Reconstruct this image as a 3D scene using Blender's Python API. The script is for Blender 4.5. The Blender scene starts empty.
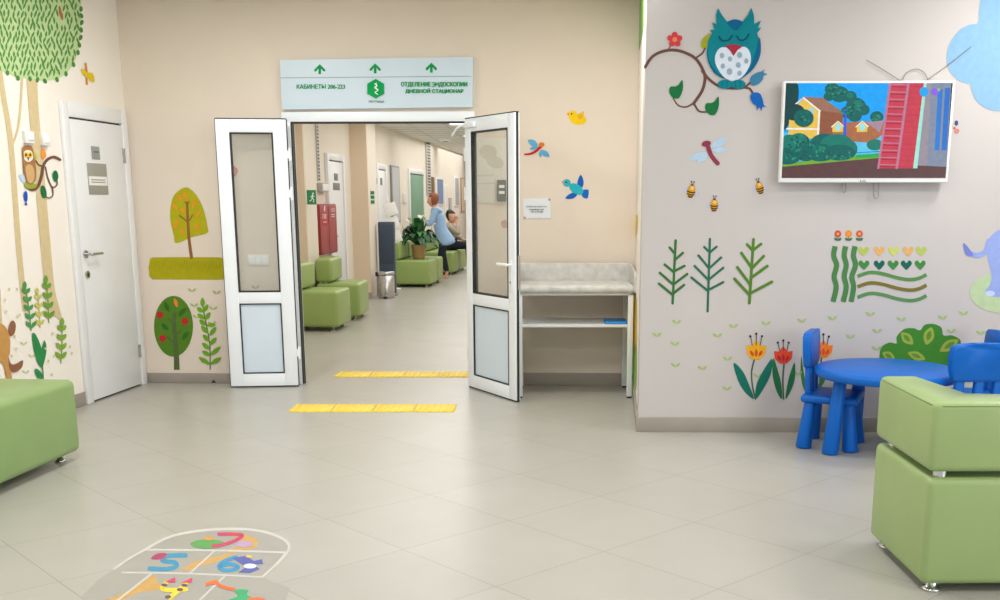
import bpy, bmesh, random
from math import *
from mathutils import Vector, Matrix
random.seed(7)
C = bpy.context.scene.collection

# ------------------------------------------------------------------ camera calibration (shift lens, level horizon)
F, CX, CY, H = 1055., 540., 425., 1.5
P = atan(225/1055.)
FW = Vector((0, cos(P), -sin(P))); UP = Vector((0, sin(P), cos(P))); RT = Vector((1, 0, 0)); EYE = Vector((0, 0, H))
def ray(px, py): return FW + RT*((px-CX)/F) + UP*((CY-py)/F)
def fl(px, py, z=0.):
    d = ray(px, py); return EYE + d*((z-H)/d.z)
def at(px, py, Y):
    d = ray(px, py); return EYE + d*(Y/d.y)

cam = bpy.data.cameras.new('camera'); cam.sensor_width = 36; cam.lens = 36*F/1000
cam.shift_x = -(CX-500)/1000; cam.shift_y = (CY-300)/1000; cam.clip_start = .05; cam.clip_end = 200
co = bpy.data.objects.new('camera', cam); C.objects.link(co); co.location = EYE; co.rotation_euler = (pi/2-P, 0, 0)
bpy.context.scene.camera = co

# ------------------------------------------------------------------ materials
def s2l(c): return tuple(((v/255)/12.92 if v/255 <= .04045 else ((v/255+.055)/1.055)**2.4) for v in c)
MATS = {}
def mat(name, rgb, rough=.5, metal=0., spec=.5, emit=0., var=.04, scale=6., bump=0., bscale=200., trans=0., coat=0.):
    if name in MATS: return MATS[name]
    m = bpy.data.materials.new(name); m.use_nodes = True; nt = m.node_tree; b = nt.nodes['Principled BSDF']
    col = s2l(rgb)
    b.inputs['Roughness'].default_value = rough; b.inputs['Metallic'].default_value = metal
    b.inputs['Specular IOR Level'].default_value = spec; b.inputs['Coat Weight'].default_value = coat
    tc = nt.nodes.new('ShaderNodeTexCoord')
    n = nt.nodes.new('ShaderNodeTexNoise'); n.inputs['Scale'].default_value = scale; n.inputs['Detail'].default_value = 4
    nt.links.new(tc.outputs['Object'], n.inputs['Vector'])
    r = nt.nodes.new('ShaderNodeValToRGB')
    r.color_ramp.elements[0].position = .3; r.color_ramp.elements[1].position = .7
    r.color_ramp.elements[0].color = (*[c*(1-var) for c in col], 1); r.color_ramp.elements[1].color = (*[min(1, c*(1+var)) for c in col], 1)
    nt.links.new(n.outputs['Fac'], r.inputs['Fac']); nt.links.new(r.outputs['Color'], b.inputs['Base Color'])
    if emit:
        nt.links.new(r.outputs['Color'], b.inputs['Emission Color']); b.inputs['Emission Strength'].default_value = emit
    if bump:
        n2 = nt.nodes.new('ShaderNodeTexNoise'); n2.inputs['Scale'].default_value = bscale; nt.links.new(tc.outputs['Object'], n2.inputs['Vector'])
        bp = nt.nodes.new('ShaderNodeBump'); bp.inputs['Strength'].default_value = bump; bp.inputs['Distance'].default_value = .002
        nt.links.new(n2.outputs['Fac'], bp.inputs['Height']); nt.links.new(bp.outputs['Normal'], b.inputs['Normal'])
    MATS[name] = m
    return m
def paint(r, g, b): return mat('paint_%d_%d_%d' % (r, g, b), (r, g, b), .75, spec=.2, var=.05, scale=25)
def screen(r, g, b): return mat('screen_%d_%d_%d' % (r, g, b), (r//6, g//6, b//6), .35, spec=.3, var=.06, scale=20) if 0 else mat_screen(r, g, b)
def mat_screen(r, g, b):
    k = 'screen_%d_%d_%d' % (r, g, b)
    if k in MATS: return MATS[k]
    m = bpy.data.materials.new(k); m.use_nodes = True; nt = m.node_tree; bs = nt.nodes['Principled BSDF']
    col = s2l((r, g, b)); bs.inputs['Base Color'].default_value = (.01, .01, .01, 1); bs.inputs['Roughness'].default_value = .3; bs.inputs['Specular IOR Level'].default_value = .12
    n = nt.nodes.new('ShaderNodeTexNoise'); n.inputs['Scale'].default_value = 40
    tc = nt.nodes.new('ShaderNodeTexCoord'); nt.links.new(tc.outputs['Object'], n.inputs['Vector'])
    rp = nt.nodes.new('ShaderNodeValToRGB'); rp.color_ramp.elements[0].position = .35; rp.color_ramp.elements[1].position = .65
    rp.color_ramp.elements[0].color = (*[c*.93 for c in col], 1); rp.color_ramp.elements[1].color = (*[min(1, c*1.04) for c in col], 1)
    nt.links.new(n.outputs['Fac'], rp.inputs['Fac']); nt.links.new(rp.outputs['Color'], bs.inputs['Emission Color']); bs.inputs['Emission Strength'].default_value = 1.
    MATS[k] = m; return m

M_BACK = mat('cream_wallpaper', (226, 213, 199), .8, spec=.2, var=.025, scale=2, bump=.15, bscale=300)
M_LEFT = mat('pale_cream_wallpaper', (243, 236, 227), .8, spec=.2, var=.02, scale=2, bump=.15, bscale=300)
M_TVW = mat('warm_grey_wallpaper', (198, 192, 189), .8, spec=.2, var=.015, scale=1.5, bump=.12, bscale=300)
M_CORR = mat('corridor_cream_paint', (232, 223, 210), .75, spec=.25, var=.02, scale=1)
M_CEIL = mat('ceiling_white', (232, 231, 226), .85, spec=.2, var=.02)
M_BASE = mat('grey_baseboard', (158, 150, 140), .55, var=.05, scale=5)
M_PVC = mat('white_pvc', (243, 248, 255), .3, spec=.5, var=.01)
M_PANEL = mat('pale_blue_white_panel', (214, 228, 242), .35, var=.015)
M_WHITE = mat('white_plastic', (238, 238, 236), .4, var=.01)
M_DOORW = mat('white_door_paint', (233, 234, 236), .35, var=.012)
M_GASK = mat('black_gasket', (38, 42, 46), .6)
M_GRID = mat('pale_grid', (206, 205, 200), .6)
M_STEEL = mat('brushed_steel', (190, 190, 190), .25, metal=1., var=.1, scale=30)
M_CHROME = mat('chrome', (215, 215, 218), .12, metal=1.)
M_GREY = mat('grey_plastic', (150, 152, 150), .45)
M_GREEN = mat('green_vinyl', (138, 166, 104), .38, spec=.45, var=.03, scale=5, bump=.12, bscale=450)
M_GREEN2 = mat('pale_green_vinyl', (150, 172, 112), .42, spec=.45, var=.03, scale=5, bump=.15, bscale=450)
M_SEAM = mat('green_seam', (112, 134, 80), .5)
M_LIME = mat('lime_vinyl', (150, 173, 100), .38, spec=.45, var=.03, scale=5)
M_BLUE = mat('blue_plastic', (0, 98, 192), .42, spec=.3, var=.03, scale=8)
M_GLASSTINT = None
def glass():
    m = bpy.data.materials.new('door_glass'); m.use_nodes = True; nt = m.node_tree
    for n in list(nt.nodes): nt.nodes.remove(n)
    o = nt.nodes.new('ShaderNodeOutputMaterial'); mx = nt.nodes.new('ShaderNodeMixShader'); t = nt.nodes.new('ShaderNodeBsdfTransparent')
    g = nt.nodes.new('ShaderNodeBsdfGlossy'); g.inputs['Roughness'].default_value = .06
    t.inputs['Color'].default_value = (.965, .97, .955, 1); mx.inputs['Fac'].default_value = .1
    n = nt.nodes.new('ShaderNodeTexNoise'); n.inputs['Scale'].default_value = 3
    mr = nt.nodes.new('ShaderNodeMapRange'); mr.inputs['To Min'].default_value = .04; mr.inputs['To Max'].default_value = .09
    nt.links.new(n.outputs['Fac'], mr.inputs['Value']); nt.links.new(mr.outputs['Result'], mx.inputs['Fac'])
    dz = nt.nodes.new('ShaderNodeBsdfDiffuse'); dz.inputs['Color'].default_value = (.9, .9, .86, 1); m2 = nt.nodes.new('ShaderNodeMixShader'); m2.inputs['Fac'].default_value = .09
    nt.links.new(t.outputs[0], m2.inputs[1]); nt.links.new(dz.outputs[0], m2.inputs[2])
    nt.links.new(m2.outputs[0], mx.inputs[1]); nt.links.new(g.outputs[0], mx.inputs[2]); nt.links.new(mx.outputs[0], o.inputs['Surface'])
    return m
M_GLASS = glass()
def floor_mat():
    m = bpy.data.materials.new('polished_stone_tiles'); m.use_nodes = True; nt = m.node_tree; b = nt.nodes['Principled BSDF']
    N = nt.nodes.new; L = nt.links.new
    tc = N('ShaderNodeTexCoord'); mp = N('ShaderNodeMapping'); mp.inputs['Rotation'].default_value = (0, 0, radians(46.8))
    br = N('ShaderNodeTexBrick'); br.offset = 0.; br.squash = 1.; br.inputs['Scale'].default_value = 1.
    br.inputs['Brick Width'].default_value = .622; br.inputs['Row Height'].default_value = .622; br.inputs['Mortar Size'].default_value = .0026
    br.inputs['Mortar Smooth'].default_value = .2; br.inputs['Bias'].default_value = 0
    br.inputs['Color1'].default_value = (*s2l((177, 174, 166)), 1); br.inputs['Color2'].default_value = (*s2l((174, 171, 163)), 1)
    br.inputs['Mortar'].default_value = (*s2l((148, 144, 135)), 1)
    # shift so that grout crosses at a measured corner
    c = Matrix.Rotation(radians(46.8), 2) @ Vector((-1.027, 4.867))
    mp.inputs['Location'].default_value = (-(c.x % .622), -(c.y % .622), 0)
    L(tc.outputs['Object'], mp.inputs['Vector']); L(mp.outputs['Vector'], br.inputs['Vector'])
    n = N('ShaderNodeTexNoise'); n.inputs['Scale'].default_value = 3.5; n.inputs['Detail'].default_value = 3; n.inputs['Roughness'].default_value = .5
    L(tc.outputs['Object'], n.inputs['Vector'])
    rp = N('ShaderNodeValToRGB'); rp.color_ramp.elements[0].position = .3; rp.color_ramp.elements[1].position = .72
    rp.color_ramp.elements[0].color = (.95, .95, .94, 1); rp.color_ramp.elements[1].color = (1, 1, 1, 1)
    L(n.outputs['Fac'], rp.inputs['Fac'])
    mx = N('ShaderNodeMix'); mx.data_type = 'RGBA'; mx.blend_type = 'MULTIPLY'; mx.inputs['Factor'].default_value = 1
    L(br.outputs['Color'], mx.inputs['A']); L(rp.outputs['Color'], mx.inputs['B']); L(mx.outputs['Result'], b.inputs['Base Color'])
    n2 = N('ShaderNodeTexNoise'); n2.inputs['Scale'].default_value = 2.2; L(tc.outputs['Object'], n2.inputs['Vector'])
    mr = N('ShaderNodeMapRange'); mr.inputs['To Min'].default_value = .27; mr.inputs['To Max'].default_value = .36
    L(n2.outputs['Fac'], mr.inputs['Value']); L(mr.outputs['Result'], b.inputs['Roughness'])
    b.inputs['Specular IOR Level'].default_value = .55
    bp = N('ShaderNodeBump'); bp.inputs['Strength'].default_value = .3; bp.inputs['Distance'].default_value = .0015; bp.invert = True
    L(br.outputs['Fac'], bp.inputs['Height']); L(bp.outputs['Normal'], b.inputs['Normal'])
    return m
M_FLOOR = floor_mat()

# ------------------------------------------------------------------ object helpers
MW = {}; LAY = [0]
def tag(o, label=None, cat=None, group=None, kind=None):
    if label: o['label'] = label
    if cat: o['category'] = cat
    if group: o['group'] = group
    if kind: o['kind'] = kind
    return o
def empty(name, loc, rz=0., label=None, cat=None, group=None, kind=None):
    LAY[0] = 0
    o = bpy.data.objects.new(name, None); C.objects.link(o); o.location = loc; o.rotation_euler = (0, 0, rz); o.empty_display_size = .1
    MW[o] = Matrix.Translation(Vector(loc)) @ Matrix.Rotation(rz, 4, 'Z')
    return tag(o, label, cat, group, kind)
def copy_tree(o, parent=None):
    c = o.copy(); C.objects.link(c)
    if parent: c.parent = parent
    for ch in list(o.children): copy_tree(ch, c)
    return c

class B:
    """collects faces (local or world coordinates), becomes ONE mesh object"""
    def __init__(s): s.v = []; s.f = []; s.m = []; s.sm = []; s.mats = []
    def mi(s, m):
        if m not in s.mats: s.mats.append(m)
        return s.mats.index(m)
    def add(s, vs, fs, m, smooth=False):
        o = len(s.v); s.v += [Vector(v) for v in vs]; k = s.mi(m)
        for f in fs: s.f.append([o+i for i in f]); s.m.append(k); s.sm.append(smooth)
        return s
    def bm(s, bm, m, mtx=None, smooth=True):
        bm.verts.index_update()
        s.add([(mtx @ v.co if mtx else v.co.copy()) for v in bm.verts], [[v.index for v in f.verts] for f in bm.faces], m, smooth); bm.free(); return s
    def box(s, a, b, m, bev=0., seg=3, mtx=None):
        bm = bmesh.new(); bmesh.ops.create_cube(bm, size=1)
        a = Vector(a); b = Vector(b); c = (a+b)/2; d = b-a
        for v in bm.verts: v.co = Vector((v.co.x*d.x, v.co.y*d.y, v.co.z*d.z)) + c
        if bev: bmesh.ops.bevel(bm, geom=bm.edges[:], offset=min(bev, .49*min(abs(d.x), abs(d.y), abs(d.z))), segments=seg, profile=.5, affect='EDGES')
        return s.bm(bm, m, mtx, smooth=bool(bev))
    def cone(s, p, q, r0, r1, m, n=20, cap=True, bevel=0.):
        p = Vector(p); q = Vector(q); d = (q-p).normalized(); a = d.orthogonal().normalized(); b = d.cross(a)
        prof = [(0, r0), (1, r1)]; L = (q-p).length
        if bevel: prof = [(0, r0-bevel), (bevel*.3/L, r0-bevel*.3), (bevel/L, r0), (1-bevel/L, r1), (1-bevel*.3/L, r1-bevel*.3), (1, r1-bevel)]
        vs = []; fs = []
        for t, r in prof:
            for i in range(n):
                an = 2*pi*i/n; vs.append(p+(q-p)*t+a*(r*cos(an))+b*(r*sin(an)))
        k = len(prof)
        for j in range(k-1):
            for i in range(n): fs.append([j*n+i, j*n+(i+1) % n, (j+1)*n+(i+1) % n, (j+1)*n+i])
        s.add(vs, fs, m, True)
        if cap: s.add(vs[:n][::-1], [list(range(n))], m); s.add(vs[-n:], [list(range(n))], m)
        return s
    def lathe(s, prof, m, c=(0, 0, 0), n=32, mtx=None):
        vs = []; fs = []; c = Vector(c)
        for r, z in prof:
            for i in range(n):
                v = c+Vector((r*cos(2*pi*i/n), r*sin(2*pi*i/n), z)); vs.append(mtx @ v if mtx else v)
        for j in range(len(prof)-1):
            for i in range(n): fs.append([j*n+i, j*n+(i+1) % n, (j+1)*n+(i+1) % n, (j+1)*n+i])
        return s.add(vs, fs, m, True)
    def tube(s, pts, r, m, n=8, smooth_pts=True):
        pts = [Vector(p) for p in pts]
        if smooth_pts and len(pts) > 2: pts = spline(pts, 5)
        vs = []; fs = []; k = len(pts); a = None
        for i, p in enumerate(pts):
            d = (pts[min(i+1, k-1)]-pts[max(i-1, 0)]).normalized()
            if a is None: a = d.orthogonal().normalized()
            a = (a-d*a.dot(d)).normalized(); b = d.cross(a); rr = r(i/(k-1)) if callable(r) else r
            for j in range(n): vs.append(p+a*(rr*cos(2*pi*j/n))+b*(rr*sin(2*pi*j/n)))
        for i in range(k-1):
            for j in range(n): fs.append([i*n+j, i*n+(j+1) % n, (i+1)*n+(j+1) % n, (i+1)*n+j])
        fs.append(list(range(n))[::-1]); fs.append(list(range((k-1)*n, k*n)))
        return s.add(vs, fs, m, True)
    def ball(s, c, r, m, sub=3, scale=(1, 1, 1), rot=None):
        bm = bmesh.new(); bmesh.ops.create_icosphere(bm, subdivisions=sub, radius=r)
        mt = Matrix.Translation(Vector(c)) @ (rot or Matrix.Identity(4)) @ Matrix.Diagonal((*scale, 1))
        return s.bm(bm, m, mt)
    def build(s, name, parent=None, world=False, center=False, label=None, cat=None, group=None, kind=None):
        vs = s.v; loc = None
        if parent is not None and world:
            inv = MW[parent].inverted(); vs = [inv @ v for v in vs]
        elif center:
            lo = [min(v[i] for v in vs) for i in range(3)]; hi = [max(v[i] for v in vs) for i in range(3)]
            loc = Vector([(lo[i]+hi[i])/2 for i in range(3)]); vs = [v-loc for v in vs]
        me = bpy.data.meshes.new(name); me.from_pydata([tuple(v) for v in vs], [], s.f)
        for m in s.mats: me.materials.append(m)
        me.polygons.foreach_set('material_index', s.m); me.polygons.foreach_set('use_smooth', s.sm); me.update()
        o = bpy.data.objects.new(name, me); C.objects.link(o)
        if parent is not None:
            o.parent = parent; MW[o] = MW.get(parent, Matrix.Identity(4))
        else: MW[o] = Matrix.Translation(loc) if loc else Matrix.Identity(4)
        if loc: o.location = loc
        return tag(o, label, cat, group, kind)

def spline(pts, k=6, closed=False):
    n = len(pts); out = []
    rng = range(n) if closed else range(n-1)
    for i in rng:
        if closed: p0, p1, p2, p3 = pts[i-1], pts[i], pts[(i+1) % n], pts[(i+2) % n]
        else: p0, p1, p2, p3 = pts[max(i-1, 0)], pts[i], pts[i+1], pts[min(i+2, n-1)]
        for j in range(k):
            t = j/k
            out.append(p1*1.0+(p2-p0)*(.5*t)+(p0*2-p1*5+p2*4-p3)*(.5*t*t)+(p1*3-p0-p2*3+p3)*(.5*t*t*t))
    if not closed: out.append(pts[-1]*1.0)
    return out

class Wall:
    """vertical plane through p along d (2-D); n points into the room"""
    def __init__(s, p, d, flip=False):
        s.p = Vector((*p, 0)); s.d = Vector((*d, 0)).normalized(); n = Vector((s.d.y, -s.d.x, 0)); s.n = -n if flip else n
    def pt(s, u, z, off=0.): return s.p+s.d*u+Vector((0, 0, z))+s.n*off
    def uz(s, px, py, off=0.):
        r = ray(px, py); q = s.p+s.n*off; t = (q-EYE).dot(s.n)/r.dot(s.n); w = EYE+r*t
        return (w-q).dot(s.d), w.z
    def px(s, px, py, off=0.):
        u, z = s.uz(px, py, off); return s.pt(u, z, off)
    def mtx(s, off=0.):
        q = s.p+s.n*off
        return Matrix(((s.d.x, s.n.x, 0, q.x), (s.d.y, s.n.y, 0, q.y), (0, 0, 1, 0), (0, 0, 0, 1)))
    def box(s, b, u0, u1, z0, z1, d0, d1, m, bev=0., seg=2):   # box in wall coordinates: along, height, off the wall
        return b.box((u0, d0, z0), (u1, d1, z1), m, bev, seg, s.mtx())
    def rect(s, x0, y0, x1, y1, off=0.):
        u0, z1 = s.uz(x0, (y0+y0)/2, off); u1, z0 = s.uz(x1, y1, off); _, zc = s.uz(x1, y0, off); _, zd = s.uz(x0, y1, off)
        uc, _ = s.uz(x1, y0, off); ud, _ = s.uz(x0, y1, off)
        return (u0+ud)/2, (u1+uc)/2, (z0+zd)/2, (z1+zc)/2
class FloorPlane:
    def px(s, px, py, off=0.): return fl(px, py, off)

LW = Wall((-3.415, 7.714), (.1056, .9944))
BW = Wall((-3.31, 8.735), (4.01, -.146))
TW = Wall((.650, 6.823), (1.602, -.012))
RW = Wall((.650, 6.823), (.116, 1.762), flip=True)
CW = Wall((-3.05, 12.7), (.05, 1.))
FP = FloorPlane()

class Z:      # zoom window: turns coordinates of a crop into photo pixels
    def __init__(s, ox, oy, k): s.ox, s.oy, s.k = ox, oy, k
    def __call__(s, x, y): return Vector((s.ox+x*s.k, s.oy+y*s.k))
ID = Z(0, 0, 1)

class Art:
    """flat painted shapes on a wall or on the floor, drawn through a measured window"""
    def __init__(s, wall, z=ID, base=.002): s.w = wall; s.z = z; s.b = B(); s.l = 0; s.base = base; s.step = .0003
    def new(s, z=None): s.b = B(); s.z = z or s.z; return s
    def put(s, pix, faces, m):
        if not s.b.v: s.l0 = LAY[0]
        off = s.base+LAY[0]*s.step; LAY[0] += 1
        s.b.add([s.w.px(p.x, p.y, off) for p in pix], faces, m)
    def poly(s, pts, m, smooth=True):
        q = [s.z(*p) for p in pts]
        if smooth: q = spline(q, 5, True)
        s.put(q, [list(range(len(q)))], m); return s
    def ell(s, cx, cy, rx, ry, m, rot=0., n=22):
        c, sn = cos(radians(rot)), sin(radians(rot))
        q = [s.z(cx+rx*cos(2*pi*i/n)*c-ry*sin(2*pi*i/n)*sn, cy+rx*cos(2*pi*i/n)*sn+ry*sin(2*pi*i/n)*c) for i in range(n)]
        s.put(q, [list(range(n))], m); return s
    def leaf(s, x0, y0, x1, y1, w, m):
        a = Vector((x0, y0)); b = Vector((x1, y1)); d = b-a; n = Vector((-d.y, d.x)).normalized()*w
        p = [a, a+d*.25+n*.75, a+d*.55+n, a+d*.85+n*.55, b, a+d*.85-n*.55, a+d*.55-n, a+d*.25-n*.75]
        return s.poly([(v.x, v.y) for v in p], m)
    def stroke(s, pts, w, m, sm=True, taper=1., round_=True):
        q = [s.z(*p) for p in pts]
        if sm and len(q) > 2: q = spline(q, 6)
        w = w*s.z.k/2; k = len(q); vs = []; fs = []
        for i, p in enumerate(q):
            d = (q[min(i+1, k-1)]-q[max(i-1, 0)])
            d = d.normalized() if d.length > 1e-9 else Vector((1, 0))
            n = Vector((-d.y, d.x)); ww = w*(1+(taper-1)*i/(k-1)); vs += [p+n*ww, p-n*ww]
        for i in range(k-1): fs.append([2*i, 2*i+1, 2*i+3, 2*i+2])
        if round_:
            for e, (p, o, ww) in enumerate(((q[0], q[1], w), (q[-1], q[-2], w*taper))):
                d = (p-o).normalized(); n = Vector((-d.y, d.x)); o2 = len(vs)
                for j in range(9):
                    an = -pi/2+pi*j/8; vs.append(p+d*(ww*cos(an))+n*(ww*sin(an)))
                fs.append(list(range(o2, o2+9)))
        s.put(vs, fs, m); return s
    def heart(s, cx, cy, w, h, m):
        return s.poly([(cx, cy-h*.22), (cx+w*.22, cy-h*.5), (cx+w*.45, cy-h*.4), (cx+w*.48, cy-h*.1), (cx+w*.25, cy+h*.25), (cx, cy+h*.5),
                       (cx-w*.25, cy+h*.25), (cx-w*.48, cy-h*.1), (cx-w*.45, cy-h*.4), (cx-w*.22, cy-h*.5)], m)
    def text(s, body, x0, y0, x1, y1, m, x2=None, bold=.0):
        cu = bpy.data.curves.new('t', 'FONT'); cu.body = body; cu.size = 1; cu.resolution_u = 6
        o = bpy.data.objects.new('t', cu); C.objects.link(o)
        dg = bpy.context.evaluated_depsgraph_get(); me = o.evaluated_get(dg).to_mesh()
        vs = [v.co.copy() for v in me.vertices]; fs = [list(p.vertices) for p in me.polygons]
        o.evaluated_get(dg).to_mesh_clear(); bpy.data.objects.remove(o); bpy.data.curves.remove(cu)
        ax, bx = min(v.x for v in vs), max(v.x for v in vs); ay, by = min(v.y for v in vs), max(v.y for v in vs)
        hw = abs(y1-y0)*bold*2.2
        for dx, dy in (((0, 0),) if not bold else ((-hw, 0), (hw, 0), (0, hw*.6), (0, -hw*.6))):
            q = [s.z(dx+x0+(v.x-ax)/(bx-ax)*(x1-x0), dy+y1+(v.y-ay)/(by-ay)*(y0-y1)) for v in vs]
            s.put(q, fs, m)
        return s
    def done(s, name, label=None, cat='wall decal', group=None, parent=None, kind=None):
        if parent is not None: return s.b.build(name, parent, world=True)
        LAY[0] = 0
        if hasattr(s.w, 'n'): s.b.v = [v-s.w.n*(s.l0*s.step) for v in s.b.v]
        return s.b.build(name, center=True, label=label, cat=cat, group=group, kind=kind)

def structure(b, name, parent=None, label=None): 
    o = b.build(name, parent)
    if parent is None: tag(o, label, None, None, 'structure')
    return o

# ------------------------------------------------------------------ room shell
b = B(); b.add([(-9, -4, 0), (11, -4, 0), (11, 40, 0), (-9, 40, 0)], [[0, 1, 2, 3]], M_FLOOR); structure(b, 'floor', label='glossy beige stone tile floor laid diagonally')
b = B(); b.box((-4.6, -1.0, 3.035), (9, 8.9, 3.15), M_CEIL); structure(b, 'ceiling', label='white ceiling of the waiting room')
b = B(); b.box((-4.2, 8.95, 2.74), (1.2, 36, 2.86), M_CEIL)
structure(b, 'ceiling_corridor', label='white ceiling of the corridor')
b = B()
for i in range(40): b.box((-4.1, 9.4+i*.6, 2.734), (1.1, 9.42+i*.6, 2.7395), M_GRID)
for i in range(9): b.box((-4.0+i*.6, 9.1, 2.734), (-3.98+i*.6, 33, 2.7395), M_GRID)
structure(b, 'trim_1', label='grey grid of the suspended corridor ceiling')

# back wall with the doorway
u_i = (BW.uz(291.5, 130)[0]+BW.uz(303.5, 384)[0])/2; u_l = u_i-.05; u_r = BW.uz(469, 300)[0]+.05; z_top = 2.175
b = B(); BW.box(b, -.6, u_l, 0, 3.1, -.2, 0, M_BACK); BW.box(b, u_r, 4.6, 0, 3.1, -.2, 0, M_BACK); BW.box(b, u_l, u_r, z_top, 3.1, -.2, 0, M_BACK)
structure(b, 'wall_back', label='cream wall with the double doorway')
b = B(); LW.box(b, -6.5, 1.13, 0, 3.1, -.15, 0, M_LEFT); structure(b, 'wall_left', label='cream mural wall with the single white door')
uc = (Vector((.650+.116, 6.823+1.762, 0))-RW.p).length
b = B(); TW.box(b, 0, 9, 0, 3.1, -.12, 0, M_TVW); structure(b, 'wall_right', label='warm grey mural wall with the television')
b = B(); RW.box(b, .005, uc-.005, 0, 3.1, -.08, 0, M_LEFT); structure(b, 'wall_return', label='narrow bright return wall beside the changing table')
b = B(); LWB = BW
BW.box(b, .025, u_l-.02, 0, .085, 0, .012, M_BASE, .003); BW.box(b, u_r+.04, 3.98, 0, .105, 0, .012, M_BASE, .003); structure(b, 'baseboard_back')
b = B(); TW.box(b, -.012, 8, 0, .098, .0005, .013, M_BASE, .003)
for u in (.48, 1.08, 1.68): TW.box(b, u, u+.003, .001, .097, .013, .0135, M_GREY)
structure(b, 'baseboard_right')
b = B(); RW.box(b, -.013, uc-.02, 0, .098, .0005, .013, M_BASE, .003); structure(b, 'baseboard_return')
d0 = LW.uz(85.3, 406.5)[0]; d1 = LW.uz(144.5, 384)[0]
b = B(); LW.box(b, -6.4, d0-.005, 0, .1, .0005, .013, M_BASE, .003); structure(b, 'baseboard_left')
# corridor walls
b = B(); CW.box(b, -3.6, 21, 0, 2.85, -.15, 0, M_CORR); structure(b, 'wall_corridor_left', label='cream corridor wall lined with green benches')
M_PINK = mat('corridor_beige_front', (222, 204, 180), .75, spec=.25, var=.02, scale=1)  # darker beige than the sides, for the front slabs of pier and pilaster
pa0 = CW.uz(308, 240, .12)[0]
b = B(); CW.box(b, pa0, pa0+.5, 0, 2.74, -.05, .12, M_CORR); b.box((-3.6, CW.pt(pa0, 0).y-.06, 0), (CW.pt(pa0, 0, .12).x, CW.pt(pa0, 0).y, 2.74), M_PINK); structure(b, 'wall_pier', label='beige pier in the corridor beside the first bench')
pb0 = 16.4-12.7
pbx = at(369.5, 240, 16.4).x
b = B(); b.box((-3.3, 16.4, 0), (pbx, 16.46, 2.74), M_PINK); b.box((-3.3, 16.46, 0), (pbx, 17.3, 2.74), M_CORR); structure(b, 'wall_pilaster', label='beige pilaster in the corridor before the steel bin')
b = B(); b.box((-3.3, 16.388, 0), (pbx+.012, 16.4, .1), M_BASE); structure(b, 'baseboard_pilaster')
b = B(); CW.box(b, 4.62, 5.1, 0, .1, 0, .012, M_BASE); CW.box(b, 6.05, 20, 0, .1, 0, .012, M_BASE); structure(b, 'baseboard_corridor')
b = B(); b.box((.75, 8.82, 0), (.9, 34, 2.86), M_CORR); structure(b, 'wall_corridor_right')
b = B(); b.box((-3.2, 33.4, 0), (.9, 33.6, 2.86), M_CORR); structure(b, 'wall_corridor_end')

# ------------------------------------------------------------------ double door
b = B(); fo = .025
zt = 2.105
BW.box(b, u_l-.02, u_i, 0, zt+.07, -.1, fo, M_PVC, .004); BW.box(b, u_r-.05, u_r+.015, 0, zt+.07, -.1, fo, M_PVC, .004); BW.box(b, u_l-.015, u_r+.015, zt, zt+.075, -.1, fo+.004, M_PVC, .004)
fr = structure(b, 'trim_2', label='white door frame around the double doorway')
b = B(); BW.box(b, u_l+.05, u_r-.05, zt-.012, zt, -.05, fo-.002, M_GASK); BW.box(b, u_i, u_i+.01, 0, zt, -.05, fo-.002, M_GASK)
b.build('gasket', fr)

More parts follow.
